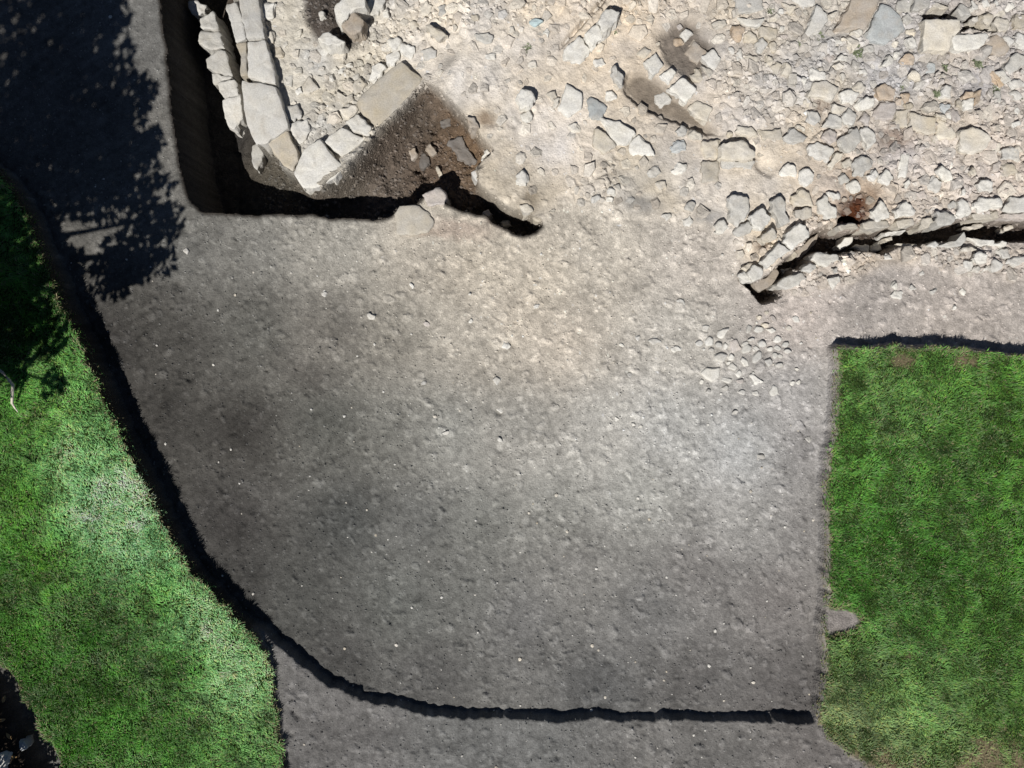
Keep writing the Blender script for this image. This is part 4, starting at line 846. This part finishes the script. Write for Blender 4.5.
for c in cent:
    e = Vector(c-tb); s0 = Vector((.25, .05, min(1.8+random.random()*1.8, max(1.2, e.z-.5)))); mid = s0.lerp(e, .5)+Vector((random.uniform(-.15, .15), random.uniform(-.15, .15), .15))
    tubes.append(tube([s0, mid, e], [.06, .035, .012], 6))
tv, tf = join_tubes(tubes); mesh_np('trunk', tv, tf, M_BARK, parent=tree)
lv, lf, lc = leaves(cent, rad, 1900, .135, 71, [(0.035, 0.075, 0.018), (0.05, 0.10, 0.022), (0.03, 0.06, 0.016), (0.07, 0.11, 0.03)])
mesh_np('crown', lv-tb, lf, M_LEAF, lc, smooth=False, parent=tree)
SB = [(0,735,.30,1.1),(-40,700,.4,1.3),(22,770,.26,1.0),(-30,770,.45,1.2),(-90,740,.5,1.3),(-5,700,.16,1.1),(30,800,.3,.9),(22,742,.2,.9),(8,726,.2,.9),(-70,670,.4,1.4)]
cent = [over(u, v, z, .25) for u, v, r, z in SB]; rad = [r for u, v, r, z in SB]
sb = np.array([cent[3][0], cent[3][1]-.2, .22])
shrub = bpy.data.objects.new('shrub', None); C.objects.link(shrub); shrub.location = sb
tag(shrub, 'low leafy shrub beyond the bottom left corner shading the bed', 'shrub')
tv, tf = join_tubes([tube([(random.uniform(-.05, .05), random.uniform(-.05, .05), -.1), tuple((c-sb)*.5+np.array([0, 0, .1])), tuple(c-sb)], [.03, .02, .006], 6) for c in cent])
mesh_np('stem', tv, tf, M_BARK, parent=shrub)
lv, lf, lc = leaves(cent, rad, 5200, .07, 72, [(0.03, 0.06, 0.018), (0.045, 0.08, 0.02)])
mesh_np('crown', lv-sb, lf, M_LEAF, lc, smooth=False, parent=shrub)

# fallen twig on the grass, litter in the shaded bed
tw = [P(-6, 366, .47), P(3, 373, .50), P(9, 380, .53), P(13, 385, .52), P(12.5, 395, .49), P(12, 403, .46), P(15, 408, .44), P(18, 412, .42)]
tv, tf = tube(tw, [.012, .017, .019, .019, .018, .016, .010, .005], 8)
o_ = np.array(tw[0]); tg = mesh_np('twig', tv-o_, tf, M_TWIG); tg.location = o_
tag(tg, 'bleached bent twig lying on grass at the left edge', 'twig')
z0 = .30
o = stone_mesh('rubble_stone', [P(u, v, z0) for u, v in pts("-8,758 2,754 9,756 6,762 3,775 -8,775")], z0, .1, ST['white'], 9001)
tag(o, 'pale stone in the shaded bed at the bottom left corner', 'stone', 'rubble stones of the excavated walls')
o = stone_mesh('rubble_stone', [P(u, v, .27) for u, v in pts("18,742 24,740 27,748 21,752")], .27, .1, ST['blue'], 9002)
tag(o, 'blue-grey stone in the shaded bed beside the turf corner', 'stone', 'rubble stones of the excavated walls')
M_LIT = plain_mat('dry_leaf', (0.42, 0.27, 0.12), 40)
for i, (u, v, a, lb_) in enumerate([(2, 720, .3, 'tan fallen leaf in the shaded bed at the left edge'), (9, 736, 2.2, 'tan fallen leaf in the shaded bed above the pale stone'), (4, 699, 1.2, 'topmost tan fallen leaf in the shaded bed'), (13, 757, .1, 'tan fallen leaf right beside the pale corner stone')]):
    L = .055; q = [(-1, 0, 0), (-.5, .3, .12), (0, .42, .16), (.6, .25, .1), (1, 0, .02), (.6, -.25, .12), (0, -.4, .15), (-.5, -.3, .1), (0, 0, 0)]
    me = bpy.data.meshes.new('fallen_leaf'); me.from_pydata([(x*L, y*L, z*L) for x, y, z in q], [], [(k, (k+1) % 8, 8) for k in range(8)]); me.materials.append(M_LIT)
    o = bpy.data.objects.new('fallen_leaf', me); C.objects.link(o); x, y, z = P(u, v, hz(u, v)+.012); o.location = (x, y, z); o.rotation_euler = (.1, -.1, a)
    tag(o, lb_, 'leaf', 'fallen leaves in the bed')
